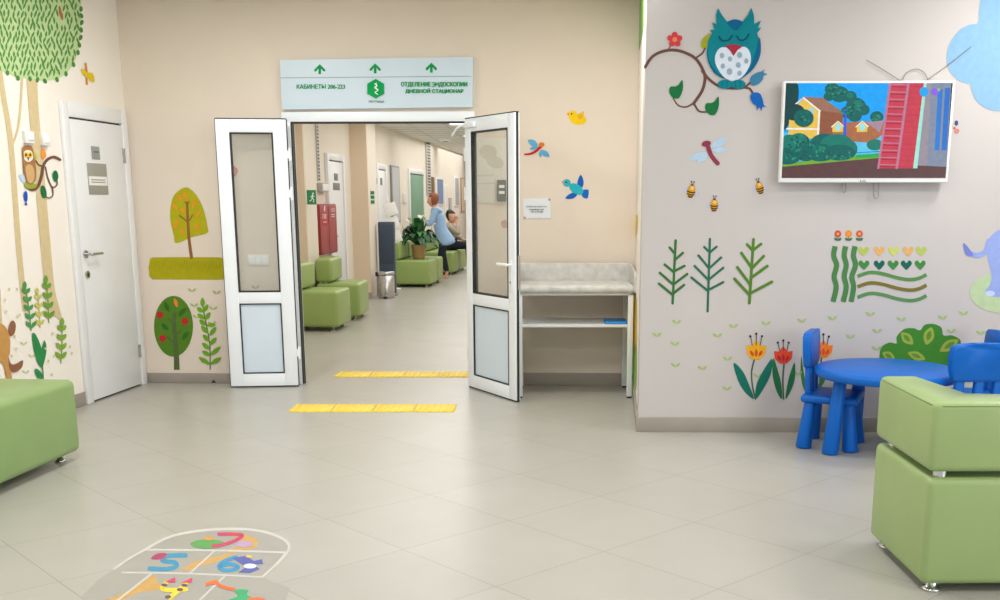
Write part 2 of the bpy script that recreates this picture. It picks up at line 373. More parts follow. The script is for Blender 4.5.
def leaf(name, hinge, free, flipface, label, handle):
    """door leaf: local x from hinge to free edge, local y = +thickness away from the visible face"""
    h = Vector((*hinge, 0)); f = Vector((*free, 0)); d = f-h; L = d.length; rz = atan2(d.y, d.x)
    e = empty(name, h, rz, label=label, kind='structure')
    s = 1 if flipface else -1     # visible face at local y=0, thickness to s
    def bx(bb, x0, x1, z0, z1, y0, y1, m, bev=.0): bb.box((x0, min(s*y0, s*y1), z0), (x1, max(s*y0, s*y1), z1), m, bev, 2)
    T = .042; st = .105; z0, z1 = .012, 2.115; gb, gt = .775, 2.015; pb, pt = .115, .685
    bb = B()
    bx(bb, 0, st, z0, z1, 0, T, M_PVC, .005); bx(bb, L-st, L, z0, z1, 0, T, M_PVC, .005)
    bx(bb, st-.002, L-st+.002, gt, z1, .0005, T, M_PVC, .003); bx(bb, st-.002, L-st+.002, pt, gb, .0005, T, M_PVC, .003); bx(bb, st-.002, L-st+.002, z0, pb, .0005, T, M_PVC, .003)
    bb.build('door_leaf', e)
    def ring(x0, x1, za, zb, w):
        r = B()
        for a, c, p, q in ((x0, x0+w, za, zb), (x1-w, x1, za, zb), (x0+w, x1-w, za, za+w), (x0+w, x1-w, zb-w, zb)): bx(r, a, c, p, q, -.001, T+.001, M_GASK)
        return r
    r = ring(st, L-st, gb, gt, .011); r.build('glass_gasket', e)
    g = B(); bx(g, st+.011, L-st-.011, gb+.011, gt-.011, .025, .031, M_GLASS); g.build('glass_pane', e)
    r = ring(st, L-st, pb, pt, .009); r.build('panel_gasket', e)
    g = B(); bx(g, st+.009, L-st-.009, pb+.009, pt-.009, .012, .045, M_PANEL); g.build('lower_panel', e)
    r = B(); bx(r, 0, L, z1, z1+.008, .004, T-.004, M_GASK); bx(r, -.006, 0, z0, z1, .01, T-.01, M_GASK)
    bx(r, L, L+.006, z0, z1, .012, T-.012, M_GASK); bx(r, .0, L, z0-.008, z0, .006, T-.006, M_GASK)
    r.build('edge_seal', e)
    for zz in (.28, 1.55, 1.85):
        hb = B(); hb.cone((-.018, s*.01, zz-.05), (-.018, s*.01, zz+.05), .011, .011, M_PVC, 12); hb.box((-.018, min(0, s*.012), zz-.03), (.0, max(0, s*.012), zz+.03), M_PVC); hb.build('hinge', e)
    if handle:
        hx = L-.055; hb = B()
        bx(hb, hx-.016, hx+.016, .83, 1.07, -.009, 0, M_WHITE, .004)
        hb.cone((hx, 0, 1.03), (hx, -s*.05, 1.03), .01, .01, M_WHITE, 12)
        hb.box((hx-.135, min(-s*.04, -s*.06), 1.018), (hx+.012, max(-s*.04, -s*.06), 1.042), M_WHITE, .008)
        hb.build('door_handle', e)
        kb = B(); kb.cone((hx, -s*.009, .9), (hx, -s*.014, .9), .009, .009, M_STEEL, 12); kb.build('keyhole', e)
        pb_ = B(); pb_.box((L-.0, min(s*.02, s*.04), .85), (L+.007, max(s*.02, s*.04), 1.1), M_STEEL); pb_.build('lock_plate', e)
    return e, s, L
hl = Vector((-1.984, 8.625)); 
h2 = fl(298.5, 385.3, .012); f2 = fl(231, 386.5, .012)
leaf('door_2', (h2.x, h2.y), (f2.x, f2.y), False, 'narrow left white half-glazed leaf of the double door, folded against the wall', False)
h3 = fl(468.2, 385.7, .012); f3 = fl(515.8, 401.0, .012)
e3, s3, L3 = leaf('door_3', (h3.x, h3.y), (f3.x, f3.y), True, 'wide right white half-glazed leaf of the double door, swung open with a lever handle', True)
cb = B(); cb.box((.03, -.03, 2.045), (.20, .0, 2.085), M_PVC, .006); cb.tube([(.07, -.02, 2.075), (-.02, -.05, 2.05), (-.10, -.06, 1.99)], .008, M_PVC); cb.build('door_closer', e3)

# ------------------------------------------------------------------ left door
e = empty('door_1', LW.pt((d0+d1)/2, 0), 0, label='closed plain white single door in the left wall, grey plates on it', kind='structure')
zd = 2.19; cw = .085
b = B(); LW.box(b, d0, d0+cw, 0, zd, 0, .03, M_DOORW, .006); LW.box(b, d1-cw, d1, 0, zd, 0, .03, M_DOORW, .006); LW.box(b, d0+cw, d1-cw, zd-.105, zd, 0, .03, M_DOORW, .006); b.build('door_frame', e, world=True)
b = B(); LW.box(b, d0+cw, d1-cw, .0, zd-.105, .001, .004, M_GASK); b.build('shadow_gap', e, world=True)  # black sheet, no gasket: the shade in the gap round the leaf, as colour
b = B(); LW.box(b, d0+cw+.004, d1-cw-.004, .014, zd-.118, .004, .024, M_DOORW, .003); b.build('door_leaf', e, world=True)
def sgn(px0, py0, px1, py1, off, w): 
    return w.rect(px0, py0, px1, py1, off)
u0, u1, z0, z1 = LW.rect(92, 146.5, 100, 159.5, .03); b = B(); LW.box(b, u0, u1, z0, z1, .024, .029, M_GREY, .002); LW.box(b, u0+.03, u1-.02, z0+.05, z1-.035, .029, .0305, mat('dark_grey_print', (92, 98, 96), .5)); b.build('room_number_plate', e, world=True)
u0, u1, z0, z1 = LW.rect(88.5, 163.5, 107.5, 194.5, .03); b = B(); LW.box(b, u0, u1, z0, z1, .024, .03, mat('taupe_plate', (158, 156, 146), .5), .002); b.build('name_plate', e, world=True)
u0, u1, z0, z1 = LW.rect(89, 176.5, 107, 185.5, .03); b = B(); LW.box(b, u0, u1, z0, z1, .03, .032, M_WHITE); 
for k in (.35, .62): LW.box(b, u0+.03, u1-.03, z0+(z1-z0)*k-.004, z0+(z1-z0)*k+.004, .032, .0325, M_GREY)
b.build('name_strip', e, world=True)
for y0, y1 in ((148, 163), (345, 358)):
    u0, u1, z0, z1 = LW.rect(121+(y0-148)*.078, y0, 124+(y0-148)*.078, y1, .03); b = B(); LW.box(b, d1-cw-.025, d1-cw+.005, z0, z1, .022, .036, M_STEEL, .003); b.build('hinge', e, world=True)
uh, zh = LW.uz(77.5, 255, .03); ul = d0+cw+.06
b = B(); c = LW.pt(ul, zh, .024); b.cone(c, c+LW.n*.012, .03, .03, M_STEEL, 20); b.cone(c, c+LW.n*.055, .01, .01, M_STEEL, 12)
b.tube([c+LW.n*.05, c+LW.n*.052+LW.d*.06, c+LW.n*.05+LW.d*.16], .011, M_STEEL); b.build('door_handle', e, world=True)
b = B(); c = LW.pt(ul, zh-.15, .024); b.cone(c, c+LW.n*.012, .028, .028, M_STEEL, 20); b.box((ul-.004, .036, zh-.165), (ul+.004, .04, zh-.14), M_GASK, mtx=LW.mtx()); b.build('lock_rosette', e, world=True)

# ------------------------------------------------------------------ direction sign
e = empty('direction_sign', BW.px(376, 83, .0), 0, label='pale blue direction sign with green arrows and Cyrillic lettering over the double doorway', cat='sign')
zq = Z(260, 40, .24)
M_SIGN = mat('pale_blue_sign', (205, 221, 234), .35, var=.01); M_SG = paint(22, 152, 82); M_HEX = paint(10, 160, 84)
qs = [BW.px(x, y, .045) for x, y in ((280, 60), (473, 57), (472.5, 107), (282, 109.5))]
inn = [q-BW.n*.044 for q in qs]
b = B(); b.add(qs+inn, [[0, 1, 2, 3], [0, 4, 5, 1], [1, 5, 6, 2], [2, 6, 7, 3], [3, 7, 4, 0], [7, 6, 5, 4]], M_SIGN); b.build('sign_board', e, world=True)
a = Art(BW, zq, .0462)
a.stroke([(84, 158), (880, 151)], 3, mat('sign_groove', (140, 165, 160), .5), round_=False).done('groove', parent=e)
for cx, ty in ((249, 100), (480, 97), (714, 94)):
    a.new(zq); a.stroke([(cx, ty+6), (cx, ty+42)], 11, M_SG, round_=False); a.stroke([(cx-18, ty+26), (cx, ty+6), (cx+18, ty+26)], 11, M_SG, sm=False); a.done('arrow', parent=e)
a.new(zq); a.text('КАБИНЕТЫ 206-223', 153, 185, 354, 203, M_SG, bold=.02); a.done('lettering', parent=e)
a.new(zq); a.text('ОТДЕЛЕНИЕ', 588, 175, 710.5, 197, M_SG, bold=.024); a.text('НДОСКОПИИ', 732, 175, 863, 197, M_SG, bold=.024); a.stroke([(716.5, 180), (721.5, 177.2), (727, 179.5), (728.8, 185.5), (727, 191.5), (721.5, 194), (716.5, 191.5)], 3.6, M_SG).stroke([(720, 185.5), (728, 185.5)], 3, M_SG); a.text('ДНЕВНОЙ СТАЦИОНАР', 606, 201, 847, 223, M_SG, bold=.024); a.done('lettering', parent=e)
a.new(zq); a.poly([(482, 162), (517, 182), (517, 224), (482, 244), (447, 224), (447, 182)], M_HEX, False)
a.stroke([(478, 182), (488, 190), (478, 198), (492, 208), (480, 218), (490, 226)], 4, M_WHITE); a.stroke([(484, 178), (484, 205)], 3, M_WHITE); a.done('hexagon_emblem', parent=e)
a.new(zq); a.text('ЛЕСТНИЦА', 452, 252, 517, 262, paint(70, 130, 100), bold=.01); a.done('lettering', parent=e)

# ------------------------------------------------------------------ paper note
e = empty('paper_notice', BW.px(537, 208, 0), 0, label='small white paper notice pinned on the cream wall right of the open door', cat='notice')
b = B(); qs = [BW.px(x, y, .006) for x, y in ((523, 198.5), (550.5, 198), (551, 218.5), (523.5, 218.5))]; inn = [q-BW.n*.0045 for q in qs]
b.add(qs+inn, [[0, 1, 2, 3], [0, 4, 5, 1], [1, 5, 6, 2], [2, 6, 7, 3], [3, 7, 4, 0]], mat('notice_paper', (226, 230, 236), .4, var=.02)); b.build('sheet', e, world=True)
a = Art(BW, ID, .0075); zn = Z(518, 192, .05); a.z = zn; tk = paint(80, 80, 92)
a.text('ПЕЛЕНАЛЬНЫЙ СТОЛ', 170, 278, 575, 304, tk, bold=.015); a.text('ИЗМЕНЕНИЕ ТЕЛА', 230, 338, 520, 364, tk, bold=.015); a.text('НА СТОЛЕ', 262, 378, 498, 412, tk, bold=.015); a.done('lettering', parent=e)
for x, y in ((549.5, 199.5), (524.8, 217.5)):
    b = B(); c = BW.px(x, y, .006); b.cone(c, c+BW.n*.008, .009, .007, M_GREY, 14); b.build('pin', e, world=True)

# ------------------------------------------------------------------ wall fittings left
for (x0, y0, x1, y1), lb in (((26.5, 131, 34.5, 143.5), 'left white switch box on the left wall above the brown owl'), ((43, 132.5, 50, 146), 'right white switch box on the left wall near the door frame')):
    u0, u1, z0, z1 = LW.rect(x0, y0, x1, y1, .03); e = empty('switch_box', LW.pt((u0+u1)/2, z0), 0, label=lb, cat='switch', group='white switch boxes on the left wall')
    b = B(); LW.box(b, u0, u1, z0, z1, 0, .032, M_WHITE, .006); b.build('housing', e, world=True)
    b = B(); LW.box(b, u0+.015, u1-.015, z0+.02, z1-.02, .032, .038, M_PVC, .003); b.build('rocker', e, world=True)
u0, u1, z0, z1 = BW.rect(247.5, 254.5, 268.5, 265.5, .02); e = empty('light_switch', BW.pt((u0+u1)/2, z0), 0, label='white triple light switch seen through the left door glass', cat='switch')
b = B(); BW.box(b, u0, u1, z0, z1, 0, .014, M_WHITE, .004); b.build('plate', e, world=True)
for k in range(3):
    b = B(); w = (u1-u0-.02)/3; BW.box(b, u0+.01+k*w+.003, u0+.01+(k+1)*w-.003, z0+.012, z1-.012, .014, .02, M_PVC, .003); b.build('rocker', e, world=True)
c = fl(214.5, 383); e = empty('door_stop', c, 0, label='small black dome door stop on the floor by the left door leaf', cat='door stop')
b = B(); b.lathe([(.0, .035), (.012, .034), (.022, .026), (.026, .01), (.027, 0)], M_GASK); b.build('dome', e); b = B(); b.lathe([(.03, 0), (.03, .004), (.0, .004)], M_STEEL); b.build('base_ring', e)

# ------------------------------------------------------------------ fittings behind right door glass
u0, u1, z0, z1 = BW.rect(497, 180, 506, 201.5, .04); e = empty('control_box', BW.pt((u0+u1)/2, z0), 0, label='dark grey control box seen through the right door glass', cat='control box')
b = B(); BW.box(b, u0, u1, z0, z1, 0, .045, mat('dark_slate_plastic', (36, 46, 50), .5), .004); b.build('housing', e, world=True)
for y in (186.5, 192.5):
    p0, p1, q0, q1 = BW.rect(499, y-1.4, 504.5, y+1.4, .046); b = B(); BW.box(b, p0, p1, q0, q1, .045, .047, M_WHITE); b.build('display_label', e, world=True)
u0, u1, z0, z1 = BW.rect(468, 138, 507, 203, .015); e = empty('wall_poster', BW.pt((u0+u1)/2, z0), 0, label='faded white poster on the wall behind the right door glass', cat='poster')
b = B(); BW.box(b, u0+.05, u1+.02, z0, z1, .001, .012, mat('poster_white', (222, 218, 208), .6), .001); b.build('sheet', e, world=True)
a = Art(BW, ID, .0135); fad = paint(206, 196, 182)
a.ell(488, 152, 9, 7, fad).ell(495, 162, 9, 6, fad, 20); a.stroke([(472, 176), (494, 175)], 1.4, fad); a.stroke([(472, 184), (494, 183)], 1.4, fad); a.done('faded_print', parent=e)
a = Art(BW, ID, .002); a.poly([(501, 222), (506, 220), (508, 226), (503, 228)], paint(190, 150, 140)); a.done('wall_decal', 'small pinkish blotch sticker seen through the right door glass')

# ------------------------------------------------------------------ changing table
e = empty('changing_table', (.27, 8.3, 0), 0, label='white changing table with grey marbled pad and low shelf behind the open door', cat='changing table')
M_PAD = mat('grey_marbled_pad', (205, 204, 200), .5, var=.14, scale=14)
M_TBL = mat('white_laminate', (226, 228, 228), .4, var=.01)
x0, x1, yf, yb = -.175, .715, 8.03, 8.55
zp = .845
b = B(); b.box((x0, yf-.02, zp-.035), (x1, yb-.02, zp+.025), M_PAD, .025, 4); b.build('pad', e, world=True)
b = B(); b.box((x0, yb-.03, zp-.03), (x1, yb, 1.005), M_PAD, .008); b.build('back_rim', e, world=True)
for xx in (x0-.012, x1-.002):
    b = B(); sd = [(yf-.005, zp-.03), (yf-.005, zp+.085), (yf+.03, zp+.12), (yb-.03, 1.0), (yb, 1.0), (yb, zp-.03)]
    n = len(sd); vs = [(xx, y, z) for y, z in sd]+[(xx+.016, y, z) for y, z in sd]
    b.add(vs, [list(range(n)), list(range(2*n-1, n-1, -1))]+[[i, (i+1) % n, n+(i+1) % n, n+i][::-1] for i in range(n)], M_PAD); b.build('side_rim', e, world=True)
b = B(); b.box((x0+.02, yf+.02, zp-.055), (x1-.02, yb-.01, zp-.036), M_TBL, .003); b.build('top_board', e, world=True)
b = B(); b.box((x0+.02, yf+.03, .545), (x1-.04, yb-.01, .567), M_TBL, .003); b.build('shelf', e, world=True)
for xx in (x0, x1-.045):
    for yy in (yf+.0, yb-.05):
        b = B(); b.box((xx, yy, .012), (xx+.04, yy+.04, zp-.05), M_TBL, .004); l = b.build('leg', e, world=True)
        b = B(); b.box((xx+.002, yy+.002, 0), (xx+.038, yy+.038, .013), M_GASK); b.build('foot_cap', l, world=True)
p = Vector((.53, 8.09, .568))
b = B(); b.box((.50, 8.075, .5675), (.675, 8.33, .585), mat('blue_folder', (40, 140, 215), .45), .003); b.build('folder', center=True, label='blue folder lying on the shelf of the changing table', cat='folder')

# ------------------------------------------------------------------ benches
def bench_mesh(L, D, zb, zs, backz=None, bt=.2, gap=.012, vinyl=M_GREEN, bev=.05, names=('seat', 'backrest')):
    parts = []
    s = B(); s.box((-D, 0, zb), (0, L, zs), vinyl, bev, 5); parts.append((names[0], s))
    if backz:
        k = B(); k.box((-D-.01, .005, zs+gap), (-D+bt, L-.005, backz), vinyl, .045, 5); parts.append((names[1], k))
        for y in (.1, L-.1):
            k = B(); k.cone((-D+.1, y, zs-.01), (-D+.1, y, zs+gap+.01), .022, .022, M_CHROME, 14); parts.append(('connector', k))
    for x in (-.09, -D+.09):
        for y in (.09, L-.09):
            f = B(); f.lathe([(.0, 0), (.03, 0), (.032, .004), (.03, .01), (.02, .014), (.02, zb+.01)], M_CHROME, (x, y, 0), 18); parts.append(('foot', f))
    return parts
def bench(name, loc, rz, L, D, zb, zs, backz, label, group=None, vinyl=M_GREEN, cat='bench', bev=.05, **k):
    e = empty(name, loc, rz, label=label, cat=cat, group=group)
    for n, s in bench_mesh(L, D, zb, zs, backz, vinyl=vinyl, bev=bev, **k): s.build(n, e)
    return e
# foreground left: front line from far corner toward the camera
pf = fl(77.5, 449, .06); pn = fl(0, 483, .06); dv = (pf-pn).normalized(); rz = atan2(dv.y, dv.x)-pi/2
loc = pf-dv*1.5; loc.z = 0
loc += Vector((.02, .02, 0))
bench('padded_bench', loc, rz, 1.5, .66, .05, .478, None, 'large green vinyl padded bench at the left wall in the foreground', 'green padded benches', M_GREEN, bev=.04)
# corridor benches
def corr_bench(pxn, pyn, pxf, pyf, label, L=None, D=.62, seatz=.47):
    a = fl(pxn, pyn, .05); f = fl(pxf, pyf, .05); d = (f-a); L = L or d.length; rz = atan2(d.y, d.x)-pi/2
    return bench('padded_bench', (a.x, a.y, 0), rz, L, D, .05, seatz, .78, label, 'green padded benches', M_LIME, bev=.04)
corr_bench(338.3, 327.7, 351.8, 321.6, 'nearest green bench in the corridor, left of the doorway view')
corr_bench(360.5, 316.8, 369.5, 310.8, 'second green bench in the corridor, under the red cabinet', D=.54)
corr_bench(430.5, 284.7, 437.5, 281.6, 'green bench beyond the bin carrying the potted lily', D=.72)
corr_bench(438.5, 281.1, 443.5, 278.6, 'green bench just behind the lily bench, beside the woman', L=.62, D=.72)
corr_bench(453.6, 272.8, 459.4, 270.2, 'green bench behind the woman in blue', L=1.0, D=.75)
corr_bench(460.6, 269.6, 466, 267.2, 'farthest green bench in the corridor, half hidden by the door leaf', L=1.0, D=.75)

# ------------------------------------------------------------------ corner sofa, right foreground
a = fl(923.6, 585.5, .035); f = fl(876.7, 535.5, .035); a.x += .02; d = (f-a).normalized(); S = .64
rz = atan2(d.y, d.x)-pi/2
e = empty('corner_seat', (a.x-.03, a.y, 0), rz, label='pale green vinyl corner seat with L-shaped backrest, right foreground', cat='sofa')
b = B(); b.box((0, 0, .035), (S, S, .462), M_GREEN2, .028, 5); b.build('seat', e)
t = .17
bm = bmesh.new(); pts = [(-.004, 0.0), (S, 0.0), (S, t), (t-.004, t), (t-.004, S+.0), (-.004, S+.0)]
lo = [bm.verts.new((x, y, .486)) for x, y in pts]; hi = [bm.verts.new((x, y, .757)) for x, y in pts]; n = len(pts)
bm.faces.new(lo[::-1]); bm.faces.new(hi)
for i in range(n): bm.faces.new([lo[i], lo[(i+1) % n], hi[(i+1) % n], hi[i]])
bmesh.ops.bevel(bm, geom=bm.edges[:], offset=.028, segments=4, profile=.5, affect='EDGES')
b = B(); b.bm(bm, M_GREEN2); bk = b.build('backrest', e)
b = B(); zz = .742
b.tube([(.03, .004, zz), (S-.02, .004, zz)], .0025, M_SEAM, smooth_pts=False); b.tube([(.0, .03, zz), (.0, S-.03, zz)], .0025, M_SEAM, smooth_pts=False); b.build('seam', bk)
for x, y in ((.06, .055), (.06, S-.08), (S-.08, .055)):
    b = B(); b.cone((x, y, .455), (x, y, .492), .027, .027, M_CHROME, 18); b.build('connector', e)
for x, y in ((.06, .05), (.06, S-.07), (S-.07, .05), (S-.07, S-.07)):
    b = B(); b.lathe([(0, 0), (.035, 0), (.037, .005), (.034, .011), (.022, .014), (.022, .045)], M_CHROME, (x, y, 0), 20); b.build('foot', e)

# ------------------------------------------------------------------ kids' table and chairs
tc_ = Vector((2.085, 6.27, 0)); tr = .42
e = empty('play_table', tc_, radians(13), label='round blue plastic children\'s table on tapered legs', cat='table')
b = B(); b.lathe([(0, .455), (tr-.04, .455), (tr-.012, .46), (tr, .472), (tr, .498), (tr-.008, .511), (tr-.02, .515), (0, .515)], M_BLUE, n=64); b.build('table_top', e)
for k in range(4):
    an = pi/2*k; b = B(); dx, dy = cos(an), sin(an); b.cone((dx*.345, dy*.345, 0), (dx*.30, dy*.30, .47), .05, .037, M_BLUE, 24, bevel=.008); b.build('leg', e)
def kid_chair():
    e = empty('play_chair', (0, 0, 0))
    b = B(); b.box((-.17, -.18, .285), (.17, .18, .335), M_BLUE, .022, 4); b.build('seat', e)
    for x in (-.115, .115):
        for y in (-.13, .13):
            b = B(); b.cone((x*1.22, y*1.16, 0), (x, y, .295), .048, .034, M_BLUE, 22, bevel=.008); b.build('leg', e)
    b = B()
    tm = Matrix.Translation((-.13, 0, .303)) @ Matrix.Rotation(radians(-3), 4, 'Y')
    bm = bmesh.new(); prof = spline([Vector(p) for p in ((-.165, .215), (-.185, .30), (-.18, .38), (-.15, .405), (0, .412), (.15, .405), (.18, .38), (.185, .30), (.165, .215), (.13, .197), (0, .195), (-.13, .197))], 4, True)
    fr_ = [bm.verts.new((.022, p.x, p.y)) for p in prof]; bk_ = [bm.verts.new((-.022, p.x, p.y)) for p in prof]; n = len(prof)
    f1 = bm.faces.new(fr_); f2 = bm.faces.new(bk_[::-1])
    for i in range(n): bm.faces.new([fr_[i], bk_[i], bk_[(i+1) % n], fr_[(i+1) % n]])
    bmesh.ops.bevel(bm, geom=[ed for ed in bm.edges if f1 in ed.link_faces or f2 in ed.link_faces], offset=.01, segments=3, profile=.5, affect='EDGES')
    b.bm(bm, M_BLUE, tm); b.build('backrest', e)
    for y in (-.115, 0, .115):
        b = B(); b.box((-.018, y-.027, 0), (.018, y+.027, .22), M_BLUE, .01, 3, mtx=tm); b.build('back_slat', e)
    return e
c1 = kid_chair()
fa = radians(-24); dv = Vector((cos(fa), sin(fa), 0)); sv = Vector((-sin(fa), cos(fa), 0))
c1.location = Vector((1.635, 6.36, 0))+dv*.135+sv*.15; c1.rotation_euler.z = fa
tag(c1, 'blue plastic children\'s chair left of the round table, before the tulips', 'chair', 'blue children\'s chairs round the play table')
c2 = copy_tree(c1); c2.location = (2.465, 6.03, 0); c2.rotation_euler.z = radians(97)
tag(c2, 'blue plastic children\'s chair seen from behind above the green corner seat', 'chair')
c3 = copy_tree(c1); c3.location = (2.68, 6.44, 0); c3.rotation_euler.z = radians(180)
tag(c3, 'blue plastic children\'s chair at the far right of the table, cut by the photo edge', 'chair')

# ------------------------------------------------------------------ television
e = empty('television', TW.px(865, 183, .05), 0, label='white-framed flat television showing a cartoon on the mural wall', cat='television')
tv_off = .085
qs = [TW.px(x, y, tv_off) for x, y in ((784.3, 81.5), (955.3, 79.8), (948.5, 182), (779, 183.2))]
us = [(q-TW.p).dot(TW.d) for q in qs]; u0, u1 = (us[0]+us[3])/2, (us[1]+us[2])/2; z1 = (qs[0].z+qs[1].z)/2; z0 = (qs[2].z+qs[3].z)/2
b = B(); TW.box(b, u0, u1, z0, z1, .03, tv_off, M_WHITE, .006); b.build('frame', e, world=True)
b = B(); TW.box(b, u0+.2, u1-.2, z0+.12, z1-.12, 0, .031, M_GASK); b.build('wall_mount', e, world=True)
sx0, sx1, sz0, sz1 = u0+.013, u1-.017, z0+.028, z1-.014
b = B(); TW.box(b, sx0, sx1, sz0, sz1, tv_off-.004, tv_off+.0008, M_GASK); scr = b.build('screen', e, world=True)
class ScreenMap:
    def px(s, x, y, off=0.): return TW.pt(sx0+x*(sx1-sx0), sz1-y*(sz1-sz0), tv_off+.001+off)
SM = ScreenMap()
class ZS:   # crop of the television picture -> unit square
    def __init__(s, ax, ay, bx, by): s.a = (ax, ay, bx, by); s.k = 1/(bx-ax)
    def __call__(s, x, y):
        t = (y-94)/(493-94); l = 105-17*t; q = 808-28*t
        return Vector(((x-l)/(q-l), t))
zs = ZS(98, 95, 795, 492)
A = Art(SM, zs, 0); A_put = A.put
def put(pix, faces, m):
    off = A.l*.00004; A.l += (A.step != 0)
    A.b.add([SM.px(min(max(p.x, 0), 1), min(max(p.y, 0), 1), off) for p in pix], faces, m)
A.put = put
sc_ = screen
A.poly([(90, 90), (800, 90), (800, 500), (90, 500)], sc_(4, 158, 240), False)
A.poly([(90, 300), (560, 300), (560, 420), (90, 420)], sc_(80, 190, 238), False)
tg = sc_(4, 96, 90); tg2 = sc_(10, 118, 104); dk = sc_(10, 64, 66)
A.poly([(90, 90), (150, 90), (155, 170), (120, 260), (90, 280)], dk)
for x, y, r in ((300, 120, 32), (330, 140, 40), (375, 150, 28), (400, 190, 42), (430, 205, 28), (365, 215, 30), (395, 230, 30), (488, 235, 28), (285, 150, 22)): A.ell(x, y, r, r*.85, tg)
A.ell(375, 145, 16, 12, tg2).ell(410, 180, 22, 16, tg2)
yl = sc_(226, 188, 78); br_ = sc_(142, 84, 58); rf = sc_(150, 108, 88); wh = sc_(232, 232, 226)
A.poly([(175, 150), (260, 155), (345, 215), (345, 225), (250, 210)], rf, False)
A.poly([(250, 208), (345, 220), (345, 320), (240, 325)], br_, False)
A.poly([(120, 210), (180, 158), (245, 212), (240, 325), (115, 325)], yl, False)
A.stroke([(138, 188), (178, 154), (248, 210)], 9, wh, sm=False); A.stroke([(246, 210), (240, 325)], 8, wh); A.stroke([(112, 284), (242, 286)], 12, wh)
A.poly([(205, 195), (222, 200), (220, 232), (205, 230)], sc_(150, 205, 220), False)
A.ell(140, 215, 45, 35, dk).ell(180, 240, 42, 38, tg)
A.poly([(310, 260), (520, 250), (520, 300), (470, 345), (300, 330)], sc_(168, 104, 66), False)
A.poly([(440, 255), (520, 250), (500, 300)], sc_(165, 135, 150), False)
for x in (325, 428):
    A.poly([(x-24, 298), (x-24, 275), (x, 254), (x+22, 275), (x+20, 298)], yl, False); A.stroke([(x-27, 277), (x, 252), (x+24, 275)], 6, wh, sm=False); A.ell(x, 278, 11, 15, sc_(140, 220, 235))
A.stroke([(355, 205), (354, 312)], 13, sc_(50, 95, 215))
A.poly([(400, 345), (520, 340), (520, 385), (400, 390)], sc_(90, 195, 230), False)
A.ell(480, 352, 34, 24, tg2); A.stroke([(400, 386), (500, 380)], 6, sc_(40, 100, 170))
A.poly([(90, 430), (500, 388), (500, 408), (90, 446)], sc_(110, 165, 50), False)
A.poly([(400, 395), (500, 388), (500, 404), (400, 408)], sc_(30, 165, 80), False)
for x, y, rx, ry in ((120, 360, 50, 52), (160, 350, 50, 48), (190, 380, 50, 42), (270, 350, 65, 46), (320, 350, 70, 44), (360, 370, 48, 42), (250, 385, 60, 38), (330, 385, 70, 34), (110, 400, 60, 36)): A.ell(x, y, rx, ry, tg if (x//10) % 2 else tg2)
A.step = 0
tg3 = sc_(34, 140, 112); tg4 = sc_(12, 78, 80)
rr = random.Random(3)
for i in range(150):
    x = rr.uniform(98, 395); y = rr.uniform(312, 415); top = 352-40*sin((x-98)/150*pi*.9+.3)
    if y > top: A.ell(x, y, rr.uniform(4, 9), rr.uniform(3, 6), rr.choice((tg3, tg4, tg2)), rr.uniform(0, 90), 8)
for x, y, r_ in ((300, 120, 32), (330, 140, 40), (400, 190, 42), (365, 215, 30), (180, 240, 42), (488, 235, 28)):
    for i in range(14):
        an = rr.uniform(0, 6.28); q = r_*rr.uniform(.1, .9); A.ell(x+q*cos(an), y+q*.8*sin(an), rr.uniform(4, 8), rr.uniform(3, 5), rr.choice((tg3, tg4, tg2)), 0, 8)
A.step = .0003; A.l += 2
A.poly([(90, 445), (560, 402), (800, 440), (800, 500), (90, 500)], sc_(92, 62, 62), False)
rd = sc_(196, 56, 76); rd2 = sc_(170, 44, 64); ld = sc_(186, 118, 146); lsh = sc_(128, 30, 52)
A.poly([(540, 90), (690, 90), (655, 452), (492, 452)], rd, False)
for i in range(15):
    y = 108+i*24; A.stroke([(622-i*3.1, y), (684-i*2.3, y+2)], 2.5, rd2)
for i in range(12):
    y = 100+i*30.5; A.stroke([(545-(y-90)*.125, y+9), (620-(y-90)*.125, y+11)], 5, lsh); A.stroke([(538-(y-90)*.125, y), (618-(y-90)*.125, y+2)], 8, ld)
A.stroke([(545, 92), (495, 452)], 9, ld); A.stroke([(620, 92), (573, 452)], 11, ld)
A.poly([(685, 90), (697, 90), (660, 452), (642, 452)], sc_(160, 225, 205), False)
A.poly([(697, 90), (800, 90), (800, 446), (680, 440), (662, 440)], sc_(128, 138, 160), False)
A.poly([(697, 90), (715, 90), (700, 440), (664, 440)], sc_(150, 140, 150), False)
A.stroke([(755, 120), (742, 375)], 20, sc_(40, 120, 205), round_=False); A.stroke([(785, 115), (772, 375)], 22, sc_(36, 110, 198), round_=False)
A.ell(686, 131, 19, 20, sc_(10, 160, 235)); A.stroke([(700, 130), (725, 132)], 5, sc_(120, 120, 220)); A.ell(732, 131, 15, 15, sc_(140, 90, 230)); A.ell(748, 122, 6, 6, sc_(150, 190, 60))
A.b.build('picture', scr, world=True)
a = Art(TW, Z(760, 60, .24), tv_off+.0012); a.text('LG', 418, 499, 440, 508, paint(120, 120, 125), bold=.02); a.done('logo', parent=e)
for x0, x1, y in ((842.3, 845.7, 193), (873.5, 878.5, 198)):
    b = B(); b.tube([TW.px(x0, 183, .04), TW.px(x0, y-3, .04), TW.px((x0+x1)/2, y, .04), TW.px(x1, y-3, .04), TW.px(x1, 183, .04)], .004, M_GREY); b.build('mount_strap', e, world=True)
M_WIRE = mat('thin_grey_cable', (120, 112, 108), .6)
